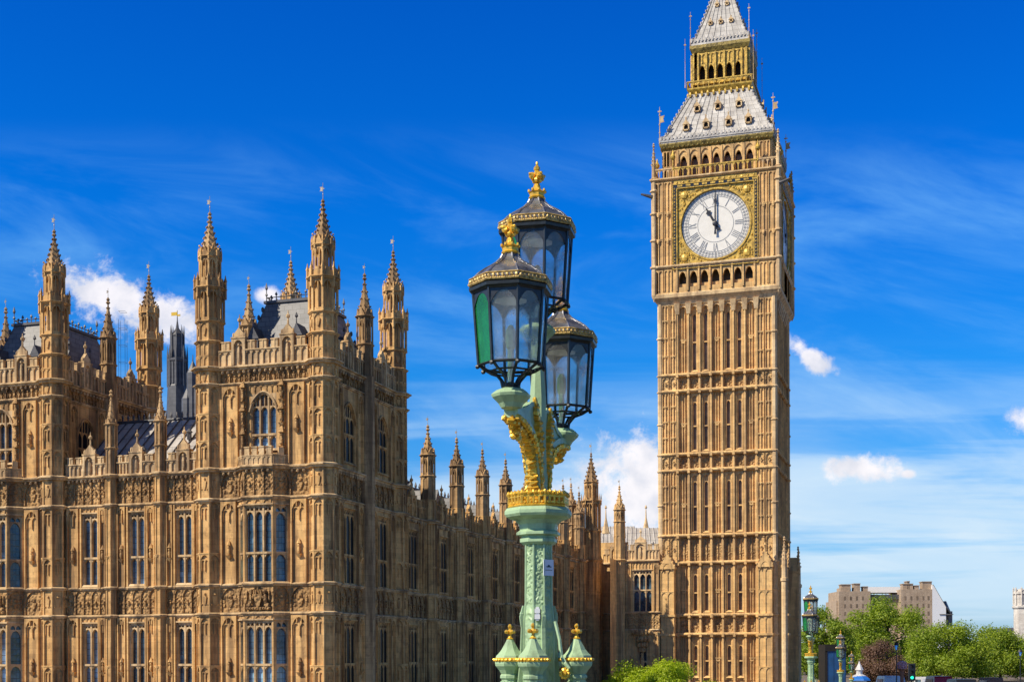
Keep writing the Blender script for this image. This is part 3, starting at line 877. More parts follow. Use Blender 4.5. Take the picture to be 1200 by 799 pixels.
    # strings follow the whole outline
    def outline(bay):
        p = []
        def oc(cx, cy, ks):
            for k in ks:
                a = R(22.5 + 45 * k); p.append((cx + .92 * math.cos(a), cy + .92 * math.sin(a)))
        oc(x0, YF, (2, 3, 4, 5, 6, 7))
        if bay: p.extend([FR((BA, 0, 0))[:2], BF((0, 0, 0))[:2], BF((bw, 0, 0))[:2], FR((BD, 0, 0))[:2]])
        oc(x1, YF, (4, 5, 6, 7, 0, 1)); oc(x1, YB, (6, 7, 0, 1, 2, 3)); oc(x0, YB, (0, 1, 2, 3, 4, 5))
        return p
    st = MB()
    for z, bay, out, h in ((ZA0, 1, .17, .24), (ZA1 - .02, 1, .15, .22), (ZB0, 1, .19, .26), (ZB1 - .02, 1, .26, .30), (ZC0, 0, .18, .2), (ZC1 - .02, 0, .30, .30)):
        st.string(outline(bay), z, out, h, True)
    st.string(outline(1), 8.1, .18, .26, True)
    # beads below the cornices
    for zz, o_ in ((ZC1 - .16, .2), (ZB1 - .14, .16)):
        for fr, a, b in ((FR, .95, L - .95), (SD, .95, DEP - .95)):
            if zz < 25 and fr is FR:
                segs = [(FR, .95, BA), (BF, 0.1, bw - .1), (FR, BD, L - .95)]
            else: segs = [(fr, a, b)]
            for f2, a2, b2 in segs:
                k = max(1, int((b2 - a2) / .36))
                for i in range(k): st.blob((a2 + (i + .5) * (b2 - a2) / k, -o_ * .7, zz), (.09, .10, .12), 4, 3, .2, f2)
    parts.append(pl(st, 'cornice', 'trim_stone'))
    pp = MB()
    parapet(pp, FR, .85, L - .85, ZC1 + .26, 1.45, (2.25, L - 2.25), t=-.12)
    parapet(pp, SD, .85, DEP - .85, ZC1 + .26, 1.45, (2.95, 8.35), t=-.12)
    pp.box(.85, DEP - .85, -.1, .2, ZC1, ZC1 + 1.3, F(x0 - .352, YB, -90)); pp.box(.85, L - .85, -.1, .2, ZC1, ZC1 + 1.3, F(x1, YB + .352, 180))
    parts.append(pl(pp, 'parapet', 'trim_stone'))
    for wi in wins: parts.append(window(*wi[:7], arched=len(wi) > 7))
    # mid pinnacles on the long sides, standing on octagonal buttresses
    for x in (x1 + .30, x0 - .30):
        parts.append(pinnacle(x, YF + 5.65, .56, ZC1 + .3, 34.1, 36.6, lower=GZ))
    # mansard
    rf = MB()
    rf.taper(x0 + .9, x1 - .9, YF + 1.0, YB - 1.0, 29.7, x0 + 2.35, x1 - 2.35, YF + 3.1, YB - 3.1, 34.9)
    ro = pl(rf, 'mansard_roof', 'slate'); parts.append(ro)
    cr = MB()
    loop = [(x0 + 2.35, YF + 3.1), (x1 - 2.35, YF + 3.1), (x1 - 2.35, YB - 3.1), (x0 + 2.35, YB - 3.1)]
    cr.sweep(loop, [(-.05, 34.85), (.14, 34.88), (.14, 35.05), (-.05, 35.08)], True)
    for i in range(4):
        a, b = Vector(loop[i]), Vector(loop[(i + 1) % 4]); k = int((b - a).length / .34)
        for j in range(k + 1):
            q = a.lerp(b, j / k); hh = .62 if j % 2 == 0 else .42
            if j in (0,): hh = 1.25
            cr.lathe([(.04, 35.0), (.03, 35.0 + hh * .6), (.10, 35.0 + hh * .72), (.015, 35.0 + hh)], q.x, q.y, 4)
        d = (b - a).normalized(); cr.tube([(a.x, a.y, 35.28), (b.x, b.y, 35.28)], .03, 4)
        A = [(x0 + .9, YF + 1.0), (x1 - .9, YF + 1.0), (x1 - .9, YB - 1.0), (x0 + .9, YB - 1.0)][i]
        for j in range(9):
            u = j / 9; cr.blob((A[0] + (loop[i][0] - A[0]) * u, A[1] + (loop[i][1] - A[1]) * u, 29.9 + 5.0 * u + .12), (.12, .12, .2), 4, 3, .1)
    cr.build('cresting', 'dark_iron', ro, org=PB)
    for fr2, cs in ((F(x0, YF, 0), (2.4, L - 2.4)), (F(x1, YF, 90), (3.2, 5.6, 8.0))):
        for c2 in cs:
            dm = MB()
            dm.box(c2 - .34, c2 + .34, 1.15, 2.4, 31.0, 32.2, fr2)
            dm.add([(c2 - .42, 1.1, 32.2), (c2 + .42, 1.1, 32.2), (c2, 1.1, 33.0), (c2 - .42, 2.6, 32.2), (c2 + .42, 2.6, 32.2), (c2, 2.6, 33.0)], [(0, 1, 2), (1, 4, 5, 2), (3, 0, 2, 5)], fr2)
            P = fr2((c2, 1.15, 0)); dm.lathe([(.05, 32.9), (.03, 33.3), (.12, 33.4), (.02, 33.65)], P[0], P[1], 5)
            dm.build('dormer', 'dark_iron', ro, org=PB)
    return parts
pav = make_pavilion(0)
DX = X2 - X0
for o in pav:
    c = copy_tree(o, palace); c.location.x += DX

# --- centre range between the pavilions
def centre_range():
    FR = F(X3, YF + .02, 0)
    L = X0 - X3                         # 11.55
    bt = [X3 * -1 + v for v in (-51.6, -47.95)]
    wc = [X3 * -1 + v for v in (-53.25, -49.75, -46.3)]
    w = MB(); cb = MB()
    ww = 1.12
    for (z0, z1, zb, zt, ztr) in ((GZ, ZA0 + .02, 8.6, 14.2, 11.45), (ZA1, ZB0 + .02, 16.7, 21.35, 18.4)):
        w.wall(.5, L - .5, z0, z1, [(c - ww / 2, c + ww / 2, zb, zt) for c in wc], 0, .34, FR)
        for c in wc:
            window(FR, c, ww, 2, zb, zt, ztr)
            w.panels(c - ww / 2 - .02, c + ww / 2 + .02, zt + .12, z1, 4, -.05, .01, .05, (), FR, cap=.03)
            for sg in (-1, 1):
                q = c + sg * (ww / 2 + .10); w.box(q - .05, q + .05, -.12, .01, 8.4 if z0 < 9 else z0, z1, FR)
        ed = [.85] + [v + s_ * .36 for v in bt for s_ in (-1, 1)] + [L - .85]
        for i in range(3):
            a, b = ed[2 * i], ed[2 * i + 1]
            for u, v in ((a, wc[i] - ww / 2 - .15), (wc[i] + ww / 2 + .15, b)):
                if v - u > .3: tall_panel(w, FR, u, v, max(z0, 8.4) + .1, z1, (11.2 if z0 < 9 else 18.5), st=v - u > .5)
    pl(w, 'wall', 'stone')
    for z0, z1 in ((ZA0 + .25, ZA1), (ZB0 + .25, ZB1)):
        band(cb, FR, .85, L - .85, z0, z1, .62)
    pl(cb, 'carved_band', 'carved_stone')
    path = [(X3 + .5, YF + .02)]
    for b in bt:
        cx = X3 + b
        path += [(cx - .40, YF + .02), (cx - .40, YF - .17), (cx - .17, YF - .40), (cx + .17, YF - .40), (cx + .40, YF - .17), (cx + .40, YF + .02)]
    path.append((X0 - .5, YF + .02))
    st = MB()
    for z, out, h in ((8.1, .16, .24), (ZA0, .16, .22), (ZA1 - .02, .14, .2), (ZB0, .18, .24), (ZB1 - .02, .24, .28)): st.string(path, z, out, h)
    k = 30
    for i in range(k): st.blob((.95 + (i + .5) * (L - 1.9) / k, -.11, ZB1 - .13), (.09, .10, .12), 4, 3, .2, FR)
    pl(st, 'cornice', 'trim_stone')
    for b in bt:
        mb = MB(); cx = X3 + b; Rr = .43
        for z0, z1, mids in ((GZ + .2, 14.6, (11.4,)), (14.6, 16.4, ()), (16.4, 21.7, (18.5,)), (21.7, 23.6, ())):
            octo_panels(mb, 0, 0, Rr, z0, z1, 1, .07, .05, mids)
        mb.build('buttress', 'stone', palace, loc=(cx - PB[0], YF - .02 - PB[1], -PB[2]))
        pinnacle(cx, YF - .02, .38, ZB1 + .2, 27.0, 28.9, vn=False)
    pp = MB()
    ed = [.85] + [v + s_ * .40 for v in bt for s_ in (-1, 1)] + [L - .85]
    for i in range(3): parapet(pp, FR, ed[2 * i], ed[2 * i + 1], ZB1 + .24, 1.15, (wc[i],), pitch=.62, t=-.08)
    pl(pp, 'parapet', 'trim_stone')
    rf = MB()
    a, b = X3 + .2, X0 - .2
    rf.quad((a, YF + .3, 23.5), (b, YF + .3, 23.5), (b, YF + 1.1, 23.7), (a, YF + 1.1, 23.7))
    rf.quad((a, YF + 1.1, 23.7), (b, YF + 1.1, 23.7), (b, YF + 6.6, 28.4), (a, YF + 6.6, 28.4))
    rf.quad((a, YF + 6.6, 28.4), (b, YF + 6.6, 28.4), (b, YF + 12.5, 23.6), (a, YF + 12.5, 23.6))
    cw = MB(); cw.box(X3 + .3, X0 - .3, YF + .6, YF + 12.3, GZ, 23.4); pl(cw, 'sun_block', 'stone')  # unseen solid box added to stop sun leaking through the hollow range
    ro = pl(rf, 'roof', 'lead_roof')
    rb = MB()
    for i in range(16):
        x = a + .3 + i * (b - a - .6) / 15
        rb.tube([(x, YF + 1.1, 23.78), (x, YF + 6.6, 28.48)], .05, 4)
    rb.tube([(a, YF + 6.6, 28.45), (b, YF + 6.6, 28.45)], .12, 6)
    for i in range(26):
        x = a + .2 + i * (b - a - .4) / 25; rb.lathe([(.05, 28.5), (.09, 28.75), (.015, 29.0)], x, YF + 6.6, 4)
    for x, u in ((a + 7.2, .62), (a + 9.4, .55), (a + 4.6, .35)):
        y = YF + 1.1 + 5.5 * u; z = 23.7 + 4.7 * u
        rb.lathe([(.16, z), (.16, z + .45), (.24, z + .5), (.02, z + .75)], x, y - .1, 6)
    rb.build('ridge', 'dark_iron', ro, org=PB)
centre_range()

# --- north wing: the long flank running back to the clock tower
def wing():
    xw = X1 + .352 - .25; y0 = YB + .85; y1 = 150.0
    SD = F(xw, y0, 90); L = y1 - y0
    bt = [95.0 + 6.27 * i - y0 for i in range(8)]
    w = MB(); cb = MB(); ww = 1.9
    cs = []
    ed = [0] + [v + s_ * .62 for v in bt for s_ in (-1, 1)] + [L]
    for i in range(9):
        a, b = ed[2 * i], ed[2 * i + 1]
        cs.append(((a + b) / 2, b - a))
    big = [c for c in cs if c[1] > 3 and c[0] + y0 < 140]
    for (z0, z1, zb, zt, ztr) in ((GZ, ZA0 + .02, 8.6, 14.2, 11.45), (ZA1, ZB0 + .02, 16.8, 21.0, 18.5)):
        w.wall(0, L, z0, z1, [(c - ww / 2, c + ww / 2, zb, zt) for c, _ in big], 0, .34, SD)
        for c, d in big:
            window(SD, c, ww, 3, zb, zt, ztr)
            for sg in (-1, 1):
                q = sorted((c + sg * (ww / 2 + .15), c + sg * (d / 2 - .05)))
                tall_panel(w, SD, q[0], q[1], max(z0, 8.4) + .1, z1, st=False, n=2)
    pl(w, 'wall', 'stone')
    cw = MB(); cw.box(xw - 9.6, xw - .6, y0 - .1, y1 - .1, GZ, 21.85); pl(cw, 'sun_block', 'stone')  # unseen filler box added to keep sunlight out of the hollow wing
    for i in range(9): 
        if cs[i][1] > .6:
            band(cb, SD, ed[2 * i], ed[2 * i + 1], ZA0 + .25, ZA1, .8)
    pl(cb, 'carved_band', 'carved_stone')
    path = [(xw, y0)]
    for b in bt:
        y = y0 + b; path += [(xw, y - .60), (xw + .30, y - .60), (xw + .62, y - .28), (xw + .62, y + .28), (xw + .30, y + .60), (xw, y + .60)]
    path.append((xw, y1))
    st = MB()
    for z, out, h in ((8.1, .16, .24), (ZA0, .16, .22), (ZA1 - .02, .14, .2), (ZB0, .26, .30)): st.string(path, z, out, h)
    k = 126
    for i in range(k): st.blob(((i + .5) * L / k, -.13, ZB0 - .05), (.10, .12, .14), 4, 3, .2, SD)
    pl(st, 'cornice', 'trim_stone')
    for i, b in enumerate(bt):
        mb = MB(); Rr = .66
        for z0, z1, mids in ((GZ + .2, 14.6, (11.4,)), (14.6, 16.4, ()), (16.4, 21.75, (18.5,)), (21.75, 23.5, ())):
            octo_panels(mb, 0, 0, Rr, z0, z1, 1 if z1 - z0 < 3 else 2, .08, .06, mids)
        mb.build('buttress', 'stone', palace, loc=(xw - PB[0], y0 + b - PB[1], -PB[2]))
        pinnacle(xw, y0 + b, .56, 23.5, 26.7, 28.6)
    pp = MB()
    for i in range(9):
        a, b = ed[2 * i], ed[2 * i + 1]
        if b - a > .6: parapet(pp, SD, a, b, ZB0 + .3, 1.25, ((a + b) / 2,) if b - a > 3 else (), pitch=.66, t=-.05)
    pl(pp, 'parapet', 'stone')
    rf = MB()
    ya, yb = y0 - .2, 150.0
    rf.quad((xw - .4, ya, 21.9), (xw - .4, yb, 21.9), (xw - 5.0, yb, 25.6), (xw - 5.0, ya, 25.6))
    rf.quad((xw - 5.0, ya, 25.6), (xw - 5.0, yb, 25.6), (xw - 10, yb, 21.9), (xw - 10, ya, 21.9))
    ro = pl(rf, 'roof', 'slate')
    rb = MB(); rb.tube([(xw - 5, ya, 25.65), (xw - 5, yb, 25.65)], .12, 5)
    for i in range(70):
        y = ya + .4 + i * .86; rb.lathe([(.06, 25.7), (.12, 25.95), (.02, 26.25)], xw - 5, y, 4)
    rb.build('ridge', 'dark_iron', ro, org=PB)
    for i in range(9):
        dm = MB(); y = 94.5 + 5.6 * i; D = F(xw, y, 90)
        dm.box(-.5, .5, 1.2, 3.2, 22.4, 23.9, D)
        dm.add([(-.62, 1.1, 23.9), (.62, 1.1, 23.9), (0, 1.1, 24.9), (-.62, 4, 23.9), (.62, 4, 23.9), (0, 4, 24.9)], [(0, 1, 2), (1, 4, 5, 2), (3, 0, 2, 5)], D)
        dm.build('dormer', 'slate', ro, org=PB)
    # the thin outer end turret next to the link
wing()

def small_turret(x, y, Rr, zb, zm, zo, zu, zs, zt):
    """tall two stage turret used at the far end of the wing"""
    mb = MB()
    for a, b, m in ((GZ, ZA0, (11.4,)), (ZA0, ZA1, ()), (ZA1, zb, (18.5,))): octo_panels(mb, 0, 0, Rr, a, b, 2 if m else 1, .08, .06, m)
    mb.string(octo_path(0, 0, Rr), zb, .18, .25, True)
    octo_panels(mb, 0, 0, Rr * .97, zb + .2, zm, 2, .07, .06)
    mb.string(octo_path(0, 0, Rr * .97), zm, .12, .18, True)
    open_stage(mb, 0, 0, Rr * .92, zm + .15, zo, Rr * .55)
    mb.string(octo_path(0, 0, Rr * .92), zo, .16, .2, True)
    for p in octo_path(0, 0, Rr): mb.lathe([(.08, zo - .3), (.08, zo + .4), (.01, zo + .9)], p[0], p[1], 4)
    open_stage(mb, 0, 0, Rr * .68, zo + .2, zu, Rr * .4, .07)
    mb.string(octo_path(0, 0, Rr * .68), zu, .12, .14, True)
    o = mb.build('turret', 'stone', palace, loc=(x - PB[0], y - PB[1], -PB[2]))
    sp = MB(); crocket_spire(sp, 0, 0, Rr * .66, zu + .1, zt, 6, 8, .15); sp.build('spire', 'weathered_stone', o)
    vane(zt + .4, 1.1, 1.0).build('vane', 'vane_metal', o)
    return o

def link():
    yl = 141.6
    xa, xb = -36.1, -28.4
    small_turret(-35.75, 141.5, 1.05, 21.9, 25.0, 28.2, 30.2, 30.6, 33.0)
    # deep recess
    w = MB(); RC = F(-35.4, yl + 3.6, 0)
    w.wall(-4, 2.8, GZ, 24.2, [(.7, 1.9, 16.8, 21.0)], 0, .34, RC)
    w.wall(-3.6, 0, GZ, 22.0, (), 0, .3, F(-32.9, yl, 90))
    FR = F(-32.7, yl, 0); L = 4.25; c = 2.42; ww = 2.0
    w.wall(0, L, GZ, ZA0 + .02, [(c - .45, c + .45, 8.6, 13.6)], 0, .34, FR)
    w.wall(0, L, ZA1, ZB0 + .02, [(c - ww / 2, c + ww / 2, 16.55, 20.9)], 0, .34, FR)
    tall_panel(w, FR, c + ww / 2 + .12, L, 16.6, 21.6, st=False); tall_panel(w, FR, .55, c - ww / 2 - .1, 16.6, 21.6, st=False)
    tall_panel(w, FR, .6, c - .6, 8.5, 14.4, 11.3); tall_panel(w, FR, c + .6, L, 8.5, 14.4, 11.3)
    w.panels(c - ww / 2 - .05, c + ww / 2 + .05, 21.0, 21.65, 6, -.08, .01, .07, (), FR, cap=.05)
    pl(w, 'wall', 'tower_stone')
    cw = MB(); cw.box(-32.3, -28.5, yl + .6, yl + 6, GZ, 21.7); pl(cw, 'sun_block', 'tower_stone')  # unseen box added behind the link front against sun leaks
    window(RC, 1.3, 1.2, 2, 16.8, 21.0, 18.6); window(FR, c, ww, 3, 16.55, 20.9, 18.75, mat='tower_trim')
    window(FR, c, .9, 2, 8.6, 13.6, 11.3, mat='tower_trim')
    cb = MB(); band(cb, FR, 0, L, ZA0 + .25, ZA1, .72); band(cb, RC, 0, 2.8, ZA0 + .25, ZA1, .7)
    # corbelled oriel below the window with a canopied figure
    for z, r in ((14.2, .95), (13.5, .7), (12.9, .45), (12.4, .2)):
        for i in range(7):
            a = PI * i / 6; cb.blob((c + r * math.cos(a), -.15 - .55 * r * math.sin(a), z + .2), (.2, .2, .3), 5, 4, .3, FR)
    cb.blob((c, -.4, 11.2), (.24, .22, .8), 7, 6, .1, FR); cb.blob((c, -.42, 12.1), .16, 6, 4, 0, FR)
    pl(cb, 'carved_band', 'tower_carved')
    st = MB()
    for z, out, h in ((ZA0, .16, .22), (ZA1 - .02, .16, .22), (ZB0, .28, .34)): st.string([(-32.7, yl), (xb, yl)], z, out, h); st.string([(-35.4, yl + 3.6), (-32.95, yl + 3.6)], z, out, h)
    pl(st, 'cornice', 'tower_trim')
    pp = MB(); parapet(pp, FR, .4, L, ZB0 + .34, 1.5, (c - .2,), pitch=.6, gw=1.2, t=-.06); parapet(pp, RC, 0, 2.5, ZB0 + .34, 1.4, (1.3,), t=-.06)
    pl(pp, 'parapet', 'tower_trim')
    mb = MB()
    for a, b, m in ((GZ, ZA0, (11.4,)), (ZA0, ZA1, ()), (ZA1, 21.9, (18.5,)), (22.1, 24.6, ())): octo_panels(mb, 0, 0, .62, a, b, 2 if m else 1, .08, .06, m)
    mb.string(octo_path(0, 0, .62), 21.85, .16, .25, True)
    mb.build('buttress', 'tower_stone', palace, loc=(-32.7 - PB[0], yl - .1 - PB[1], -PB[2]))
    pinnacle(-32.7, yl - .1, .60, 24.6, 27.2, 29.4, mat='tower_stone')
    pinnacle(-37.4, 139.4, .62, 23.4, 27.6, 29.6)
    # far sunlit roofs with spirelets
    for (p0, p1, yt, yb2, Z) in ((690, 752, 617, 665, 182), (726, 800, 619, 650, 170)):
        rf = MB(); x0, x1 = px(p0, Z, 640), px(p1, Z, 640); zt = hz(yt, Z); zb = hz(yb2, Z) - 4
        P = [c2w(x0, Z - 7), c2w(x1, Z - 7), c2w(x1 - 1.0, Z), c2w(x0 + 1.0, Z), c2w(x1, Z + 7), c2w(x0, Z + 7)]
        rf.add([(*P[0], zb), (*P[1], zb), (*P[2], zt), (*P[3], zt), (*P[4], zb), (*P[5], zb)], [(0, 1, 2, 3), (3, 2, 4, 5), (1, 4, 2), (0, 3, 5)])
        ro = pl(rf, 'roof', 'lead_roof')
        rb = MB()
        for i in range(12):
            u = i / 11; a = Vector((*P[0], zb)).lerp(Vector((*P[1], zb)), u); b = Vector((*P[3], zt)).lerp(Vector((*P[2], zt)), u)
            rb.tube([a, b], .09, 4)
        for i in range(3):
            u = (i + .5) / 3; a = Vector((*P[0], zb)).lerp(Vector((*P[1], zb)), u); b = Vector((*P[3], zt)).lerp(Vector((*P[2], zt)), u); q = a.lerp(b, .72)
            rb.blob((q.x, q.y - .2, q.z), .22, 6, 4)
        rb.build('ridge', 'lead_roof', ro, org=PB)
    for p, yt in ((710, 592), (757, 592)):
        Z = 176; w_ = c2w(px(p, Z, 610), Z)
        mb = MB(); z1 = hz(yt, Z); z0 = hz(618, Z)
        mb.lathe([(.55, z0 - .8), (.32, z0 + .1), (.10, z0 + 1.2), (.05, z1 - .5), (.18, z1 - .35), (.03, z1)], 0, 0, 6)
        mb.build('spirelet', 'clay' if False else 'tower_trim', palace, loc=(w_[0] - PB[0], w_[1] - PB[1], -PB[2]))
link()

# --- iron ventilation tower rising behind the centre range
def ventilator(p, Z, k, name='ventilation_turret'):
    w_ = c2w(px(p, Z, 430), Z)
    def h(y): return hz(y, Z)
    mb = MB()
    mb.lathe([(2.4 * k, GZ), (2.4 * k, h(487)), (2.1 * k, h(452)), (1.95 * k, h(450)), (1.95 * k, h(424)), (2.15 * k, h(422)), (2.15 * k, h(420)), (1.3 * k, h(418)), (1.3 * k, h(394)), (1.45 * k, h(392)), (.35 * k, h(383)), (.12 * k, h(374)), (.05, h(368))], 0, 0, 8)
    for fr in face_frames(0, 0, 1.80 * k):
        mb.box(-.12, .12, -.12, 0, h(449), h(424), fr)
        for s_ in (-.62, .62): mb.box(s_ * k - .1, s_ * k + .1, -.10, 0, h(449), h(424), fr)
    for x, y in octo_path(0, 0, 2.05 * k): mb.lathe([(.16, h(452)), (.14, h(416)), (.02, h(404))], x, y, 4)
    for x, y in octo_path(0, 0, 1.4 * k): mb.lathe([(.12, h(420)), (.10, h(388)), (.02, h(380))], x, y, 4)
    o = mb.build(name, 'dark_iron', palace, loc=(w_[0] - PB[0], w_[1] - PB[1], -PB[2]))
    v = MB(); v.lathe([(.06, h(372)), (.05, h(362))], 0, 0, 5); v.box(-1.0, -.05, -.04, .04, h(368), h(364)); v.box(.05, .5, -.04, .04, h(369), h(367)); v.build('vane', 'gold', o)
    return o
ventilator(208, 205, .70)
mb = MB()
for i, (p, yt) in enumerate(((226, 422), (231, 440), (220, 452), (237, 470))):
    Z = 200; w_ = c2w(px(p, Z, 430), Z); mb.lathe([(1.0, GZ), (.9, hz(yt + 14, Z)), (.1, hz(yt, Z)), (.04, hz(yt - 8, Z))], w_[0], w_[1], 8)
pl(mb, 'vent_shaft', 'dark_iron')
# tube ladder tower on the left pavilion's roof
sc = MB()
Z = 93.5
q = [c2w(px(p, Z, 400), Z + d) for p, d in ((139, 0), (146.5, 0), (146.5, .5), (139, .5))]
for a in q: sc.tube([(*a, 29.8), (*a, hz(372, Z))], .013, 4)
for i in range(5):
    z = 30.9 + i * 1.15
    for j in range(4): sc.tube([(*q[j], z), (*q[(j + 1) % 4], z)], .010, 4)
pl(sc, 'scaffold', 'dark_iron')
# ------------------------------------------------------------------ the clock tower
TX, TY = -22.6, 148.7
tower = empty('clock_tower', (TX, TY, GZ))
tag(tower, 'tall clock tower with a white dial and pale spire right of the green lamp', 'clock tower')
def tp(mb, name, mat, parent=None, rot=0, **k):
    o = mb.build(name, mat, parent or tower, loc=(0, 0, -GZ if parent is None else 0), **k)
    o.rotation_euler = (0, 0, R(rot)); return o
def H(h): return EYE + h
def dupr(o, deg, parent=None):
    c = copy_tree(o, parent or tower); c.rotation_euler = (0, 0, R(deg)); return c
FT = F(0, -6.1, 0)
BW = 8.2 / 7

def tower_bands():
    lv = [(H(-2.6), H(2.0)), (H(4.2), H(9.4)), (H(12.5), H(19.1)), (H(21.0), H(27.4)), (H(29.3), H(36.6))]
    bands = [(H(2.2), H(4.0)), (H(9.7), H(12.3)), (H(19.3), H(20.8)), (H(27.6), H(29.1))]
    return lv, bands
LV, BD = tower_bands()
wins_t = []
fa = MB(); fb = MB(); glass = MB()
T0 = .46                                     # depth of the recessed middle field
for i in range(7):
    a = -4.1 + BW * i; b = a + BW; c = (a + b) / 2
    iswin = i in (1, 2, 4, 5)
    for (z0, z1) in [(GZ, H(-2.6))] + LV:
        zb, zt = z0 + .35, z1 - .95
        op = [(c - .19, c + .19, zb, zt)] if (iswin and z0 > GZ) else []
        fa.wall(a, b, z0, z1, op, T0, .30, FT)
        if z0 == GZ: continue
        if iswin:
            wins_t.append((c, zb, zt, z0, z1))
            zm = (zb + zt) / 2
            for q in (c - .25, c + .25): fa.box(q - .05, q + .05, T0 - .14, T0, z0, z1 - .35, FT)
            for q in (c - .36, c + .36): fa.box(q - .03, q + .03, T0 - .26, T0, z0, z1 - .2, FT)
            fa.box(c - .19, c + .19, T0 - .08, T0 + .25, zm - .07, zm + .07, FT)
            fa.arch(c - .19, c + .19, zt - .35, zt - .05, zt + .01, T0 - .04, T0 + .25, FT, 4)
            fa.arch(c - .40, c + .40, z1 - .80, z1 - .35, z1, T0 - .18, T0, FT, 6)
            fa.taper(c - .36, c + .36, T0 - .30, T0 + .2, zb - .12, c - .30, c + .30, T0 - .05, T0 + .2, zb + .1, FT)
        else:
            fa.panels(a + .17, b - .17, z0, z1, 3, T0 - .16, T0, .07, ((z0 + z1) / 2,), FT, cap=.08)
            fa.box(c - .20, c + .20, T0 - .20, T0, (z0 + z1) / 2 - .35, (z0 + z1) / 2 - .20, FT)
    for (z0, z1) in BD:
        fb.quad((a, T0, z0), (b, T0, z0), (b, T0, z1), (a, T0, z1), FT)
        fb.panels(a + .16, b - .16, z0, z1 - .05, 1 if z1 - z0 < 2 else 2, T0 - .14, T0, .08, (), FT, cap=.06)
        if z1 - z0 < 2: carve_lumps(fb, FT, a + .2, b - .2, z0, z1 - .15, T0)
        else: carve_lumps(fb, FT, a + .2, b - .2, z0 + .3, z0 + 1.5, T0)
for i in range(8):                            # shafts between the bays
    a = -4.1 + BW * i
    fa.box(a - .15, a + .15, T0 - .30, T0, GZ, H(36.4), FT); fa.box(a - .07, a + .07, T0 - .42, T0 - .30, GZ, H(36.3), FT)
# corner piers: pairs of panelled shafts
for lo, hi in ((-5.60, -4.27), (4.27, 6.08)):
    fa.box(lo, hi, .12, T0, GZ, H(37), FT)
for s0, s1 in ((-5.72, -5.02), (-4.88, -4.20), (4.20, 4.88), (5.02, 5.72)):
    for z0, z1 in [(GZ, H(2.0))] + LV[1:]:
        zz = [z0 + (z1 - z0) * q for q in (.27, .53, .78)]
        fa.panels(s0, s1, z0, z1, 2, -.02, .12, .08, zz, FT, cap=.05)
        for q in zz: fa.blob(((s0 + s1) / 2, -.03, q - .06), (.10, .07, .10), 4, 3, .2, FT)
    for z0, z1 in BD:
        fb.panels(s0, s1, z0, z1 - .04, 1, -.02, .12, .08, (), FT, cap=.05); carve_lumps(fb, FT, s0, s1, z0 + .1, z1 - .1, .10)
for z in (H(2.0), H(4.0), H(9.45), H(12.3), H(19.1), H(20.8), H(27.4), H(29.1)):
    fa.sweep([(-5.95, -6.1), (5.95, -6.1)], [(-T0 - .04, z), (.06, z), (.10, z + .08), (.17, z + .12), (.17, z + .22), (.03, z + .34), (-T0 - .04, z + .36)])
    for i in range(8):
        a = -4.1 + BW * i; fa.box(a - .13, a + .13, -.22, .02, z - .12, z + .25, FT)
f0 = tp(fa, 'wall', 'tower_stone'); f1 = tp(fb, 'carved_band', 'tower_carved')
for d in (90, 180, 270): dupr(f0, d); dupr(f1, d)
# stair-stepped corner shafts
for x, y in ((-5.92, -5.92), (5.92, -5.92), (5.92, 5.92), (-5.92, 5.92)):
    cm = MB()
    cm.lathe([(.30, GZ), (.30, H(37))], x, y, 8)
    for z in (H(2.0), H(4.0), H(9.45), H(12.3), H(19.1), H(20.8), H(27.4), H(29.1), H(15.5), H(24), H(33), H(6.6)):
        cm.lathe([(.30, z), (.40, z + .09), (.40, z + .18), (.30, z + .26)], x, y, 8)
    tp(cm, 'corner_shaft', 'tower_trim')
# slit windows, front and right flank
for rot in (0, 90):
    for c, zb, zt, z0, z1 in wins_t:
        g = MB(); g.box(c - .22, c + .22, -6.1 + T0 + .16, -6.1 + T0 + .24, zb - .1, zt + .1); o = tp(g, 'window', 'slit_glass', rot=rot)
core = MB(); core.box(-5.0, 5.0, -5.0, 5.0, GZ, H(52)); tp(core, 'core', 'slit_glass')

# corner buttresses of the base stage, with gablets and pinnacles
def tower_buttress():
    mb = MB()
    for fr in (F(0, -6.1, 0), F(6.1, 0, 90)):
        s0, s1 = (4.35, 5.75) if fr.c > .5 else (-5.75, -4.35)
        mb.box(s0, s1, -.95, -.02, GZ, H(9.0), fr)
        for z0, z1 in ((GZ + .5, H(2.0)), (H(2.2), H(4.0)), (H(4.2), H(8.9))):
            mb.panels(s0, s1, z0, z1, 2, -1.04, -.94, .09, ((z0 + z1) / 2,) if z1 - z0 > 2 else (), fr, cap=.06)
        for z in (H(2.0), H(4.0), H(8.95)): mb.box(s0 - .10, s1 + .10, -1.16, -.02, z, z + .22, fr)
        m = (s0 + s1) / 2; z = H(9.17)
        mb.add([(s0 - .1, -1.15, z), (s1 + .1, -1.15, z), (m, -1.15, z + 1.5), (s0 - .1, .1, z), (s1 + .1, .1, z), (m, .1, z + 1.5)], [(0, 1, 2), (1, 4, 5, 2), (3, 0, 2, 5)], fr)
        mb.arch(s0 + .2, s1 - .2, z - .4, z + .35, z + .4, -1.2, -1.1, fr)
        for j in range(4):
            for sg in (-1, 1): mb.blob((m + sg * (.8 - .2 * j), -1.12, z + .12 + j * .37), (.1, .1, .13), 4, 3, .2, fr)
        P = fr((m, -1.1, 0)); mb.lathe([(.09, z + 1.3), (.06, z + 1.9), (.15, z + 2.0), (.03, z + 2.3)], P[0], P[1], 6)
    return mb
tb = tower_buttress(); b0 = tp(tb, 'buttress', 'tower_stone')
for d in (90, 180, 270): dupr(b0, d)
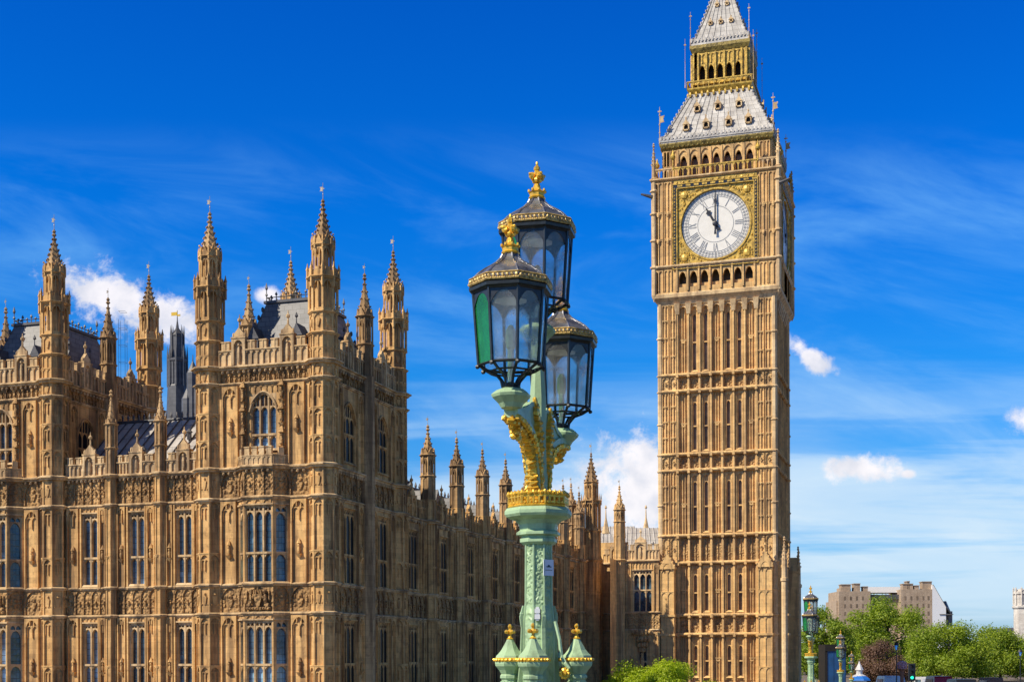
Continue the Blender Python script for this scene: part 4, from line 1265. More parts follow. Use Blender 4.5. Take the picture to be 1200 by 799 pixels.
for x, y in ((6.95, -6.95 + .2), (6.95, 6.95)):
    mb = MB(); mb.lathe([(.32, GZ), (.32, H(7.4)), (.42, H(7.5)), (.42, H(7.8)), (.30, H(7.85)), (.28, H(9.6))], x, y, 8)
    crocket_spire(mb, x, y, .30, H(9.6), H(11.6), 5, 8, .10); tp(mb, 'pinnacle', 'tower_trim')

# cornice below the clock stage
HB = 6.5
cn = MB()
sq = lambda r: [(-r, -r), (r, -r), (r, r), (-r, r)]
cn.sweep(sq(6.1), [(-.3, H(36.5)), (.0, H(36.6)), (.16, H(36.9)), (.22, H(37.0)), (.52, H(37.3)), (.55, H(37.65)), (.36, H(37.8)), (-.3, H(37.8))], True)
for i in range(8):
    a = -4.1 + BW * i
    for d in range(4):
        fr = F(6.1 * math.sin(R(90 * d)), -6.1 * math.cos(R(90 * d)), 90 * d)
        cn.taper(a - .2, a + .2, .0, .5, H(35.6), a - .3, a + .3, -.3, .5, H(36.7), fr)
        cn.arch(a + .15, a + BW - .15, H(35.9), H(36.4), H(36.62), .12, .5, fr) if i < 7 else None
for z, o1 in ((H(40.3), .28), (H(49.45), .32)):
    cn.sweep(sq(HB), [(-.3, z), (.05, z), (o1 * .6, z + .08), (o1, z + .18), (o1, z + .32), (.02, z + .42), (-.3, z + .42)], True)
tp(cn, 'cornice', 'tower_trim')

# clock stage
FC = F(0, -HB, 0)
ca = MB(); op = []
for i in range(7):
    c = -3.45 + 1.15 * i; op.append((c - .40, c + .40, H(38.3), H(40.0)))
ca.wall(-6.0, 6.48, H(37.7), H(40.4), op, 0, .5, FC)
for i in range(7):
    c = -3.45 + 1.15 * i
    ca.arch(c - .40, c + .40, H(39.2), H(39.9), H(40.01), -.02, .4, FC); ca.box(c - .40, c + .40, .3, .45, H(38.3), H(38.7), FC)
    for q in (c - .575, c + .575): ca.box(q - .08, q + .08, -.16, .01, H(37.9), H(40.3), FC)
ca.wall(-6.0, 6.48, H(40.4), H(49.5), [(-4.2, 4.2, H(40.45), H(48.6))], 0, .5, FC)
for s0, s1 in ((-6.45, -5.45), (-5.35, -4.55), (4.55, 5.35), (5.45, 6.45)):
    a = s0 if s0 > -6 else -5.99
    ca.panels(s0, s1, H(38.0), H(40.2), 2, -.12, .01, .09, (), FC, cap=.08)
    ca.panels(s0, s1, H(40.8), H(49.4), 2, -.12, .01, .09, (H(43.4), H(46.2)), FC, cap=.1)
    for z in (H(43.2), H(46.0)): ca.blob(((s0 + s1) / 2, -.12, z), (.18, .12, .3), 5, 4, .3, FC)
c0 = tp(ca, 'clock_stage', 'tower_stone')
for d in (90, 180, 270): dupr(c0, d)
for x, y in ((-6.45, -6.45), (6.45, -6.45), (6.45, 6.45), (-6.45, 6.45)):
    cs2 = MB(); cs2.lathe([(.05, H(37.0)), (.28, H(37.6)), (.28, H(49.8)), (.34, H(49.9)), (.22, H(50.0)), (.20, H(51.4))], x, y, 8)
    crocket_spire(cs2, x, y, .24, H(51.2), H(53.2), 5, 8, .09)
    for z in (H(40.4), H(43.2), H(46.0), H(48.4)): cs2.lathe([(.28, z), (.42, z + .1), (.42, z + .22), (.28, z + .32)], x, y, 8)
    tp(cs2, 'corner_shaft', 'tower_trim')
for x, y in ((-6.6, -6.6), (6.6, -6.6)):
    gg = MB(); gg.tube([(x, y, H(48.0)), (x * 1.17, y * 1.05, H(48.3))], [.22, .10], 5)
    tp(gg, 'gargoyle', 'dark_iron')

def clock():
    R0 = 3.58; cz = H(44.6)
    root = MB()
    # dial: opal disc facing outwards
    def disc(mb, r, y, n=72, rin=0.0):
        vs = []; fs = []
        for i in range(n):
            a = 2 * PI * i / n
            vs.append((r * math.sin(a), y, cz + r * math.cos(a)))
        if rin:
            for i in range(n):
                a = 2 * PI * i / n; vs.append((rin * math.sin(a), y, cz + rin * math.cos(a)))
            for i in range(n): fs.append((i, i + n, (i + 1) % n + n, (i + 1) % n))
        else: fs.append(tuple(range(n))[::-1])
        mb.add(vs, fs)
    y0 = -HB + .22
    disc(root, R0, y0)
    dial = tp(root, 'clock_face', 'opal_glass')
    ln = MB()
    def ring(mb, r, w, yy=y0 - .012): disc(mb, r + w / 2, yy, 72, r - w / 2)
    def spoke(mb, ang, r0, r1, w, off=0.0, yy=y0 - .014):
        a = R(ang); sx, sz = math.sin(a), math.cos(a); tx, tz = sz, -sx
        P = [(r0, off - w / 2), (r1, off - w / 2), (r1, off + w / 2), (r0, off + w / 2)]
        mb.add([(r * sx + o * tx, yy, cz + r * sz + o * tz) for r, o in P], [(0, 1, 2, 3)])
    ring(ln, R0 * .985, .11); ring(ln, R0 * .80, .07); ring(ln, R0 * .52, .06); ring(ln, R0 * .89, .03)
    for k in range(60):
        if k % 5: spoke(ln, 6 * k, R0 * .80, R0 * .98, .045, 0, y0 - .016)
        for rr in (.845, .935):
            pass
    for k in range(120): spoke(ln, 3 * k + 1.5, R0 * .845, R0 * .885, .035, 0, y0 - .02)
    for k in range(120): spoke(ln, 3 * k + 1.5, R0 * .915, R0 * .955, .035, 0, y0 - .02)
    ring(ln, R0 * .845, .03, y0 - .024); ring(ln, R0 * .94, .03, y0 - .024)
    for k in range(12): spoke(ln, 30 * k, R0 * .80, R0 * .98, .12, 0, y0 - .018)
    o = tp(ln, 'minute_ring', 'dial_grey', dial)
    # roman numerals between the rings, tops outwards
    nm = MB(); r0, r1 = R0 * .56, R0 * .78
    for k, txt in enumerate(('XII', 'I', 'II', 'III', 'IIII', 'V', 'VI', 'VII', 'VIII', 'IX', 'X', 'XI')):
        wd = {'I': .17, 'V': .36, 'X': .36}; tot = sum(wd[ch] for ch in txt); x = -tot / 2
        a = R(30 * k); sx, sz = math.sin(a), math.cos(a); tx, tz = sz, -sx
        def stroke(xa, ra, xb, rb, w):
            d = Vector((xb - xa, rb - ra)).normalized(); n_ = Vector((-d.y, d.x)) * w / 2
            nm.add([(q[1] * sx + q[0] * tx, y0 - .03, cz + q[1] * sz + q[0] * tz) for q in ((xa - n_.x, ra - n_.y), (xa + n_.x, ra + n_.y), (xb + n_.x, rb + n_.y), (xb - n_.x, rb - n_.y))], [(3, 2, 1, 0)])
        for ch in txt:
            m = x + wd[ch] / 2
            if ch == 'I': stroke(m, r0, m, r1, .07)
            elif ch == 'V': stroke(m, r0, m - .13, r1, .08); stroke(m, r0, m + .13, r1, .045)
            else: stroke(m + .14, r0, m - .14, r1, .08); stroke(m - .14, r0, m + .14, r1, .045)
            x += wd[ch]
    tp(nm, 'numerals', 'dial_grey', dial)
    def hand(ang, L, w, tail, yy, tipw):
        mb = MB(); a = R(ang); sx, sz = math.sin(a), math.cos(a); tx, tz = sz, -sx
        P = [(-tail, w * .75), (-tail * .55, w * .45), (0, w * .5), (L * .35, w * .42), (L * .62, w * .40), (L * .72, tipw), (L * .80, w * .35), (L, .03)]
        V_ = []
        for r, o in P: V_ += [(r * sx - o * tx, yy, cz + r * sz - o * tz), (r * sx + o * tx, yy, cz + r * sz + o * tz), (r * sx + o * tx, yy + .06, cz + r * sz + o * tz), (r * sx - o * tx, yy + .06, cz + r * sz - o * tz)]
        fs = []
        for i in range(len(P) - 1):
            for j in range(4): q = 4 * i + j; q2 = 4 * i + (j + 1) % 4; fs.append((q, q + 4, q2 + 4, q2))
        e = 4 * len(P) - 4; fs += [(0, 1, 2, 3), (e + 3, e + 2, e + 1, e)]
        mb.add(V_, fs); mb.lathe([(.0, 0)], 0, 0, 3) if False else None
        return mb
    hh = hand(330, R0 * .56, .26, .75, y0 - .14, .30); tp(hh, 'hour_hand', 'dial_black', dial)
    mh = hand(0, R0 * .93, .17, 1.1, y0 - .26, .12)
    mh.blob((0, y0 - .24, cz), (.30, .10, .30), 10, 5); tp(mh, 'minute_hand', 'dial_black', dial)
    # gilded surround
    fm = MB(); S = 4.2
    n = 48; vs = []; fs = []
    def sqp(a):
        s, c = math.sin(a), math.cos(a); k = 3.92 / max(abs(s), abs(c)); return (s * k, c * k)
    rr = R0 + .03
    for i in range(n):
        a = 2 * PI * i / n + PI / 4
        q = sqp(a); vs.append((rr * math.sin(a), -HB + .08, cz + rr * math.cos(a))); vs.append((q[0], -HB + .08, cz + q[1]))
    for i in range(n):
        j = (i + 1) % n; fs.append((2 * i, 2 * i + 1, 2 * j + 1, 2 * j))
    fm.add(vs, fs)
    for sx_ in (-1, 1):
        for sz_ in (-1, 1):
            cx_, cz_ = sx_ * 3.25, cz + sz_ * 3.25
            fm.blob((cx_, -HB + .05, cz_), (.42, .16, .42), 8, 4, .1)
            for k in range(12):
                a = k * PI / 6; fm.blob((cx_ + .55 * math.cos(a), -HB + .07, cz_ + .55 * math.sin(a)), (.10, .08, .10), 4, 3, .3)
            for k in range(14):
                u = random.uniform(.0, 1.0); a = PI / 4 + random.uniform(-.42, .42); r = 3.85 + random.uniform(0, .25) + abs(a - PI / 4) * .2
                fm.blob((sx_ * r * math.cos(a), -HB + .06, cz + sz_ * r * math.sin(a)), (.13, .09, .13), 4, 3, .3)
    # outer gilt fillet and bead
    for r_, w_, dd in ((3.95, .10, -.12), (4.36, .08, -.20)):
        for a, b, c, d in ((-r_ - w_, r_ + w_, r_, r_ + w_), (-r_ - w_, r_ + w_, -r_ - w_, -r_)):
            fm.box(a, b, -HB + dd, -HB + .3, cz + c, cz + d)
        for s in (-1, 1): fm.box(s * r_ if s > 0 else -r_ - w_, r_ + w_ if s > 0 else -r_, -HB + dd, -HB + .3, cz - r_, cz + r_)
    o2 = tp(fm, 'gilded_surround', 'tower_gold')
    fr_ = MB(); r_, w_ = 4.06, .29
    for c, d in ((r_, r_ + w_), (-r_ - w_, -r_)): fr_.box(-r_ - w_, r_ + w_, -HB - .14, -HB + .25, cz + c, cz + d)
    for s in (-1, 1): fr_.box(*sorted((s * r_, s * (r_ + w_))), -HB - .14, -HB + .25, cz - r_, cz + r_)
    # dark inner rim round the dial
    vs = []; fs = []
    for i in range(64):
        a = 2 * PI * i / 64
        for r, y in ((R0 - .06, y0 - .03), (R0 + .0, -HB - .02), (R0 + .16, -HB - .02), (R0 + .18, -HB + .09)): vs.append((r * math.sin(a), y, cz + r * math.cos(a)))
    for i in range(64):
        for k in range(3):
            q, q2 = 4 * i + k, 4 * ((i + 1) % 64) + k; fs.append((q, q + 1, q2 + 1, q2))
    rim = MB(); rim.add(vs, fs); o4 = tp(rim, 'dial_rim', 'tower_gold')
    o3 = tp(fr_, 'dial_frame', 'black_paint')
    be = MB()
    for s in (-1, 1):
        for k in range(24): be.blob((s * 4.205, -HB - .14, cz - 3.95 + k * .343), (.09, .07, .12), 4, 3)
    for k in range(10): be.box(-3.9 + k * .86, -3.9 + k * .86 + .5, -HB - .17, -HB - .13, cz + 4.12, cz + 4.30)
    o5 = tp(be, 'bead', 'tower_gold')
    return [dial, o2, o3, o4, o5]
for o in clock(): dupr(o, 90)

# gilded inscription band and balustrade over the clock
gb = MB()
for d in range(4):
    fr = F(HB * math.sin(R(90 * d)), -HB * math.cos(R(90 * d)), 90 * d)
    gb.box(-4.3, 4.3, -.10, .02, H(49.0), H(49.42), fr)
    for k in range(14): gb.blob((-4.0 + k * .615, -.12, H(49.2)), (.16, .08, .14), 5, 3, .3, fr)
    gb.panels(-4.3, 4.3, H(49.9), H(50.7), 18, -.05, .05, .07, (), fr, cap=.05); gb.box(-4.35, 4.35, -.09, .09, H(50.7), H(50.82), fr)
    for s in (-4.4, 4.4):
        gb.lathe([(.10, H(50.6)), (.08, H(51.6)), (.26, H(51.8)), (.30, H(52.0)), (.16, H(52.25)), (.03, H(52.7))], *fr((s, 0, 0))[:2], n=8)
tp(gb, 'gilded_band', 'tower_gold')
bl = MB()
for d in range(4):
    fr = F(HB * math.sin(R(90 * d)), -HB * math.cos(R(90 * d)), 90 * d)
    for a, b in ((-6.3, -4.45), (4.45, 6.3)):
        bl.panels(a, b, H(49.85), H(50.7), 4, -.02, .1, .08, (), fr, cap=.05); bl.box(a, b, -.06, .14, H(50.7), H(50.84), fr)
tp(bl, 'balustrade', 'tower_trim')
# belfry
bf = MB(); HF = 5.6; FB = F(0, -HF, 0); op = []
for i in range(7): c = -3.45 + 1.15 * i; op.append((c - .38, c + .38, H(50.0), H(52.35)))
bf.wall(-4.9, HF, H(49.5), H(53.0), op, 0, .7, FB)
for i in range(7):
    c = -3.45 + 1.15 * i; bf.arch(c - .38, c + .38, H(51.4), H(52.25), H(52.36), -.02, .3, FB)
    for q in (c - .575, c + .575): bf.box(q - .08, q + .08, -.20, .01, H(49.8), H(52.9), FB)
    bf.arch(c - .5, c + .5, H(52.1), H(52.8), H(52.95), -.12, .0, FB)
for s0, s1 in ((-5.55, -4.9), (-4.85, -4.15), (4.15, 4.85), (4.9, 5.55)): bf.panels(s0, s1, H(49.8), H(52.9), 2, -.12, .01, .08, (H(51.2),), FB, cap=.06)
b1 = tp(bf, 'belfry', 'tower_stone')
for d in (90, 180, 270): dupr(b1, d)
ec = MB(); ec.sweep(sq(HF), [(-.3, H(52.8)), (.0, H(52.85)), (.15, H(53.1)), (.22, H(53.15)), (.36, H(53.5)), (.36, H(53.65)), (-.3, H(53.65))], True)
for d in range(4):
    fr = F(HF * math.sin(R(90 * d)), -HF * math.cos(R(90 * d)), 90 * d)
    for k in range(22): ec.blob((-5.4 + k * .51, -.27, H(53.25)), (.14, .12, .13), 4, 3, .2, fr)
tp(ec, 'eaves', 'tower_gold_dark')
# lower roof
rf = MB(); RB, RT = 5.85, 3.15
prof = [(5.92, 53.62), (5.88, 54.1), (5.30, 54.75), (4.80, 56.0), (4.05, 57.6), (3.25, 59.3), (3.1, 59.75)]
rf.lathe([(r * math.sqrt(2), H(z)) for r, z in prof], 0, 0, 4)
lr = tp(rf, 'lower_roof', 'iron_roof')
def on_roof(pf, z):
    for (r0, z0), (r1, z1) in zip(pf[:-1], pf[1:]):
        if z0 <= z <= z1: return r0 + (r1 - r0) * (z - z0) / (z1 - z0)
    return pf[-1][0]
rr = MB()
for d in range(4):
    a = R(90 * d); fr = F(0, 0, 90 * d)
    for k in range(15):
        u = -1 + 2 * k / 14
        rr.tube([fr((u * r, -r - .02, H(z))) for r, z in prof[1:-1]], .055, 4)
    rr.tube([fr((-r, -r, H(z))) for r, z in prof[1:-1]], .13, 5)
    for j in range(11):
        z = 54.4 + j * .46; r = on_roof(prof, z); rr.blob(fr((-r - .1, -r - .1, H(z))), (.14, .14, .18), 4, 3, .2)
    # crested edge along the eaves
    for k in range(30):
        s = -5.8 + k * .40; rr.box(s - .1, s + .1, -6.00, -5.90, H(53.95), H(54.32), fr)
    rr.box(-5.95, 5.95, -5.98, -5.84, H(53.8), H(53.98), fr)
tp(rr, 'roof_rib', 'iron_roof')
dk = MB()
def dormer(z, s, k, fr, pf):
    dm = MB(); dk = MB()
    r = on_roof(pf, z); y = -r - .30 * k; w = .27 * k
    dm.box(s - w - .07, s + w + .07, y, -r + .9 * k, H(z), H(z + .10), fr)
    for q in (s - w - .04, s + w + .04): dm.box(q - .05, q + .05, y, -r + .9 * k, H(z), H(z + .75 * k), fr)
    dm.add([(s - w - .15, y - .04, H(z + .72 * k)), (s + w + .15, y - .04, H(z + .72 * k)), (s, y - .04, H(z + 1.35 * k)), (s - w - .15, -r + 1.3 * k, H(z + .72 * k)), (s + w + .15, -r + 1.3 * k, H(z + .72 * k)), (s, -r + 1.3 * k, H(z + 1.35 * k))],
           [(0, 1, 2), (1, 4, 5, 2), (3, 0, 2, 5)], fr)
    dm.arch(s - w, s + w, H(z + .45 * k), H(z + .72 * k), H(z + .76 * k), y + .01, y + .15, fr, 4)
    dk.box(s - w, s + w, y + .18, y + .22, H(z + .08), H(z + .74 * k), fr)  # black plate painting the shade inside the dormer opening
    dm.lathe([(.05, H(z + 1.3 * k)), (.09, H(z + 1.5 * k)), (.02, H(z + 1.7 * k))], *fr((s, y, 0))[:2], n=5)
    o = tp(dm, 'dormer', 'tower_trim'); dk.build('dark_opening', 'dark_void', o)
for d in range(4):
    fr = F(0, 0, 90 * d)
    for s in (-3.2, -1.1, 1.25, 3.3): dormer(55.0, s, .85, fr, prof)
    for s in (-2.2, 0, 2.2): dormer(57.2, s, .8, fr, prof)
# lantern stage
L0_ = 2.95
ls = MB(); FL = F(0, -L0_, 0)
op = [(c - .33, c + .33, H(60.9), H(62.7)) for c in (-1.9, -.95, 0, .95, 1.9)]
ls.wall(-2.4, L0_, H(59.9), H(64.0), op, 0, .6, FL)
for c in (-1.9, -.95, 0, .95, 1.9):
    ls.arch(c - .33, c + .33, H(62.0), H(62.6), H(62.71), -.02, .3, FL)
    ls.panels(c - .42, c + .42, H(62.8), H(63.8), 2, -.10, .01, .08, (), FL, cap=.05)
for c in (-2.3, -1.425, -.475, .475, 1.425, 2.3, 2.8, -2.8): ls.box(c - .09, c + .09, -.2, .01, H(60.3), H(63.9), FL)
ls.box(-2.7, 2.9, -.15, .05, H(60.55), H(60.8), FL)
l1 = tp(ls, 'lantern_stage', 'tower_gold')
for d in (90, 180, 270): dupr(l1, d)
dk.box(-2.3, 2.3, -2.3, 2.3, H(59.9), H(64.0))
gal = MB()
gal.sweep(sq(3.1), [(-.3, H(59.55)), (.1, H(59.6)), (.36, H(60.0)), (.38, H(60.15)), (-.3, H(60.2))], True)
for d in range(4):
    fr = F(3.45 * math.sin(R(90 * d)), -3.45 * math.cos(R(90 * d)), 90 * d)
    gal.panels(-3.4, 3.4, H(60.15), H(60.75), 12, -.03, .05, .06, (), fr, cap=.04); gal.box(-3.42, 3.42, -.06, .08, H(60.75), H(60.86), fr)
    for k in range(11): gal.lathe([(.10, H(59.2)), (.16, H(59.45)), (.10, H(59.7))], *fr((-3.1 + k * .62, .05, 0))[:2], n=4)
tp(gal, 'gallery', 'tower_gold')
ev = MB(); ev.sweep(sq(L0_), [(-.2, H(63.9)), (.06, H(64.0)), (.24, H(64.4)), (.24, H(64.75)), (-.3, H(64.8))], True)
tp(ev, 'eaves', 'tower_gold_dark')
prof2 = [(3.12, 64.78), (3.05, 65.2), (2.65, 65.75), (2.02, 67.5), (1.38, 69.5), (.88, 71.3), (.42, 73.2), (.15, 74.6)]
us = MB(); us.lathe([(r * math.sqrt(2), H(z)) for r, z in prof2], 0, 0, 4)
for d in range(4):
    fr = F(0, 0, 90 * d)
    for k in range(9):
        u = -1 + k / 4; us.tube([fr((u * r, -r - .02, H(z))) for r, z in prof2[1:]], .045, 4)
    us.tube([fr((-r, -r, H(z))) for r, z in prof2[1:]], .11, 5)
    for j in range(18):
        z = 65.6 + j * .48; r = on_roof(prof2, z); us.blob(fr((-r - .09, -r - .09, H(z))), (.13, .13, .17), 4, 3, .2)
    for k in range(17): us.box(-3.0 + k * .375 - .08, -3.0 + k * .375 + .08, -3.17, -3.09, H(65.1), H(65.5), fr)
us.lathe([(.15, H(74.4)), (.4, H(74.9)), (.15, H(75.4)), (.08, H(77.5)), (.3, H(77.8)), (.03, H(79))], 0, 0, 8)
tp(us, 'spire', 'iron_roof')
for d in range(4):
    fr = F(0, 0, 90 * d)
    for s in (-1.1, 0, 1.1): dormer(67.1, s, .45, fr, prof2)
    for s in (-.5, .55): dormer(69.3, s, .42, fr, prof2)
tp(dk, 'lantern_core', 'dark_void')
# tall finials with crosses at the roof corners
def finial(x, y, z0, z1, k=1.0, flag=True, name='finial'):
    mb = MB()
    mb.lathe([(.16 * k, z0), (.08 * k, z0 + .6), (.05 * k, z1 - .3), (.02, z1)], 0, 0, 6)
    for u in (.30, .52, .78): mb.blob((0, 0, z0 + (z1 - z0) * u), (.15 * k, .15 * k, .18 * k), 6, 4)
    mb.box(-.30 * k, .30 * k, -.03, .03, z0 + (z1 - z0) * .86, z0 + (z1 - z0) * .89)
    if flag:
        zz = z0 + (z1 - z0) * .56
        mb.add([(.04, -.03, zz), (.75 * k, -.03, zz + .08), (.58 * k, -.03, zz + .42), (.78 * k, -.03, zz + .75), (.04, -.03, zz + .7), (.04, .03, zz), (.75 * k, .03, zz + .08), (.58 * k, .03, zz + .42), (.78 * k, .03, zz + .75), (.04, .03, zz + .7)],
               [(0, 1, 2, 3, 4), (9, 8, 7, 6, 5), (0, 5, 6, 1), (1, 6, 7, 2), (2, 7, 8, 3), (3, 8, 9, 4)])
    o = mb.build(name, 'tower_trim', tower, loc=(x, y, -GZ)); return o
for x in (-1, 1):
    for y in (-1, 1):
        finial(x * 5.9, y * 5.9, H(53.7), H(57.6), .65)
        finial(x * 3.1, y * 3.1, H(64.8), H(68.4), .45, False)
        finial(x * 3.6, y * 3.6, H(60.2), H(65.4), .35, False)
# ------------------------------------------------------------------ bridge lamps
def make_lamp():
    root = empty('bridge_lamp', (0, 0, 0))
    # pedestal and column
    m = MB()
    m.lathe([(.36, .95), (.36, 1.05), (.32, 1.08), (.32, 1.30), (.34, 1.34), (.30, 1.42), (.17, 1.50), (.14, 1.62)], 0, 0, 8)
    m.build('pedestal', 'green_paint', root)
    m = MB()
    m.lathe([(.104, 1.60), (.098, 2.16), (.088, 2.27), (.085, 2.45), (.085, 2.66)], 0, 0, 8)
    c = m.build('column', 'green_relief', root)
    m = MB()
    for k in range(8):
        a = PI / 8 + PI / 4 * k; m.tube([(.102 * math.cos(a), .102 * math.sin(a), 1.62), (.097 * math.cos(a), .097 * math.sin(a), 2.18), (.087 * math.cos(a), .087 * math.sin(a), 2.28), (.084 * math.cos(a), .091 * math.sin(a), 2.66)], .007, 5)
    # vine relief climbing every face
    for k in range(8):
        fr = F(.079 * math.cos(PI / 4 * k), .079 * math.sin(PI / 4 * k), 45 * k + 90)
        for j in range(15):
            z = 2.28 + j * .0255; s = .014 * math.sin(j * 1.6)
            m.blob((s, -.001, z), (.011, .005, .010), 5, 3, .2, fr)
            m.blob((-s * 1.2, 0, z + .012), (.007, .004, .006), 4, 3, .2, fr)
    m.build('relief', 'green_paint', c)
    m = MB()          # buttress scrolls at the foot of the shaft
    for k in range(4):
        a = PI / 2 * k + .25; d = (math.cos(a), math.sin(a), 0); sd = (-math.sin(a), math.cos(a), 0)
        P = [(r * d[0], r * d[1], z) for r, z in ((.135, 1.55), (.120, 1.75), (.108, 1.92), (.102, 2.12), (.112, 2.19), (.098, 2.26))]
        m.bar(P, [.05, .04, .028, .022, .022, .012], .022, sd)
        m.blob((.108 * d[0], .108 * d[1], 2.21), .015, 6, 4)
        m.blob((.16 * d[0], .16 * d[1], 1.60), .03, 6, 4)
    m.build('bracket', 'green_paint', root)
    m = MB()
    m.lathe([(.10, 2.64), (.118, 2.655), (.118, 2.675), (.108, 2.685), (.108, 2.69), (.14, 2.70), (.14, 2.715), (.118, 2.73), (.125, 2.765), (.150, 2.79), (.205, 2.81), (.215, 2.825), (.215, 2.845), (.20, 2.865), (.15, 2.872)], 0, 0, 8, rot=.2)
    m.build('cornice', 'green_paint', root)
    m = MB()
    rr = .190
    path = [(rr * math.cos(.2 + PI / 4 * i), rr * math.sin(.2 + PI / 4 * i)) for i in range(8)]
    m.sweep(path, [(-.016, 2.868), (.004, 2.868), (.006, 2.878), (-.002, 2.886), (-.016, 2.886), (-.016, 2.868)], True)
    m.sweep(path, [(-.014, 2.925), (.004, 2.925), (.004, 2.937), (-.014, 2.937), (-.014, 2.925)], True)
    for i in range(8):
        a, b = Vector(path[i]), Vector(path[(i + 1) % 8])
        for j in range(4):
            p = a.lerp(b, (j + .5) / 4); q = a.lerp(b, j / 4)
            m.tube([(q.x * .985, q.y * .985, 2.885), (q.x * .985, q.y * .985, 2.93)], .0085, 5)
            m.blob((p.x, p.y, 2.947), (.017, .017, .017), 6, 4, .15); m.blob((q.x, q.y, 2.952), (.011, .011, .018), 5, 4, .1)
            m.blob((p.x * .985, p.y * .985, 2.893), (.012, .012, .010), 5, 3, .1)
    m.build('gallery', 'gold', root)
    # stem and the two side arms
    A = Vector((-.168, -.60, 3.40)); C = Vector((.17, .60, 3.38)); Bc = Vector((0, 0, 3.92))
    m = MB(); m.lathe([(.085, 2.87), (.060, 3.0), (.052, 3.3), (.055, 3.55), (.038, 3.75), (.05, 3.90)], 0, 0, 8); m.build('stem', 'green_paint', root)
    for E in (A, C):
        d = Vector((E.x, E.y, 0)); Lh = d.length; d.normalize(); sd = Vector((-d.y, d.x, 0))
        def pt(r, z, s=0): return tuple(d * r + sd * s + Vector((0, 0, z)))
        low = [(.06, 2.90), (.085, 3.00), (.11, 3.10), (.16, 3.19), (.25, 3.265), (.38, 3.31), (.50, 3.335), (Lh, 3.34)]
        m = MB(); m.bar([pt(r, z + .02) for r, z in low], [.07, .075, .075, .07, .065, .06, .055, .05], .085, sd)
        # web plate between arm and stem
        up = [(.03, 2.95), (.03, 3.10), (.035, 3.28), (.05, 3.42), (.12, 3.50), (.26, 3.47), (.40, 3.41), (Lh - .05, 3.38)]
        V_ = []; fs = []
        for (r, z), (r2, z2) in zip(low, up):
            for s in (-.022, .022): V_ += [pt(r, z, s), pt(r2, z2, s)]
        for i in range(len(low) - 1):
            q = 4 * i; fs += [(q, q + 4, q + 5, q + 1), (q + 2, q + 3, q + 7, q + 6), (q + 1, q + 5, q + 7, q + 3)]
        m.add(V_, fs)
        m.bar([pt(r, z) for r, z in up], .03, .06, sd)
        arm = m.build('arm', 'green_paint', root)
        gm = MB()
        P = [Vector(pt(r, z - .012)) for r, z in low]
        n = 22
        for j in range(n):
            u = j / (n - 1) * (len(P) - 1.001); i = int(u); q = P[i].lerp(P[i + 1], u - i); k = .050 - .016 * j / n
            tdir = (P[min(i + 1, len(P) - 1)] - P[i]).normalized(); nr = tdir.cross(sd).normalized()
            if nr.z > 0: nr = -nr
            q = q + nr * .016
            gm.blob(tuple(q), (k * .95, k * .95, k * .62), 6, 4, .25)
            for s in (-.042, .042): gm.blob(tuple(q - nr * .02 + sd * s), (k * .55, k * .55, k * .6), 5, 3, .3)
        # acanthus drop under the lantern seat
        for j in range(12):
            a = j * 2.4; r = .034 * (1 - j / 18); gm.blob(pt(Lh - .05 - .006 * j + r * math.cos(a), 3.33 - .010 * j + .01, r * math.sin(a)), (.026, .026, .022), 5, 4, .3)
        # leaf on both flanks of the web
        for s in (-.03, .03):
            for j in range(16):
                u = j / 15; r = .09 + .10 * u ** 1.5 + .008 * math.sin(j * 2.1); z = 3.04 + .46 * u; wv = .016 + .026 * math.sin(PI * u) ** .7
                gm.blob(pt(r, z, s), (wv, wv, .030), 6, 4, .2)
        gm.build('gilding', 'gold', arm)
    # lanterns
    def lantern(c, rot):
        fm = MB(); cx, cy, z0 = c
        def P(r, k, z): a = rot + PI / 4 * k; return (cx + r * math.cos(a), cy + r * math.sin(a), z0 + z)
        for k in range(8):
            fm.tube([P(.048, k, .0), P(.058, k, .04), P(.088, k, .075), P(.14, k, .095), P(.187, k, .125)], [.010, .009, .009, .009, .010], 5)
            fm.tube([P(.190, k, .118), P(.2205, k, .545)], .0095, 4)
            for r, z, w in ((.190, .122, .0085), (.2205, .540, .011), (.125, .09, .006)):
                fm.tube([P(r, k, z), P(r, k + 1, z)], w, 4)
            fm.blob(P(.197, k, .112), (.015, .015, .013), 5, 4)
            # arched heads of the frame
            a, b = Vector(P(.2195, k, .53)), Vector(P(.2195, k + 1, .53)); pts = []
            for j in range(9):
                u = j / 8; q = a.lerp(b, .04 + .92 * u); h = -.085 + .075 * (1 - abs(2 * u - 1) ** 2.2); pts.append((q.x, q.y, q.z + h))
            for j in range(8):
                p, q = pts[j], pts[j + 1]; fm.add([p, q, (q[0], q[1], z0 + .535), (p[0], p[1], z0 + .535)], [(0, 1, 2, 3)])
        fm.lathe([(.05, z0 - .012), (.058, z0 + .0), (.05, z0 + .012), (.02, z0 + .03)], cx, cy, 8, rot)
        fm.lathe([(.22, z0 + .535), (.244, z0 + .545), (.247, z0 + .562), (.225, z0 + .572)], cx, cy, 8, rot)
        fo = fm.build('lantern', 'lamp_iron', root)
        for k in range(8):
            g = MB(); gm_ = .012
            q = [Vector(P(.1875, k, .13)), Vector(P(.1875, k + 1, .13)), Vector(P(.2175, k + 1, .53)), Vector(P(.2175, k, .53))]
            inn = Vector((cx, cy, 0))
            V_ = [tuple(v) for v in q] + [tuple(v + (inn - Vector((v.x, v.y, 0))).normalized() * .003) for v in q]
            g.add(V_, [(0, 1, 2, 3), (7, 6, 5, 4), (0, 4, 5, 1), (1, 5, 6, 2), (2, 6, 7, 3), (3, 7, 4, 0)])
            ang = math.degrees(rot + PI / 4 * (k + .5)) % 360
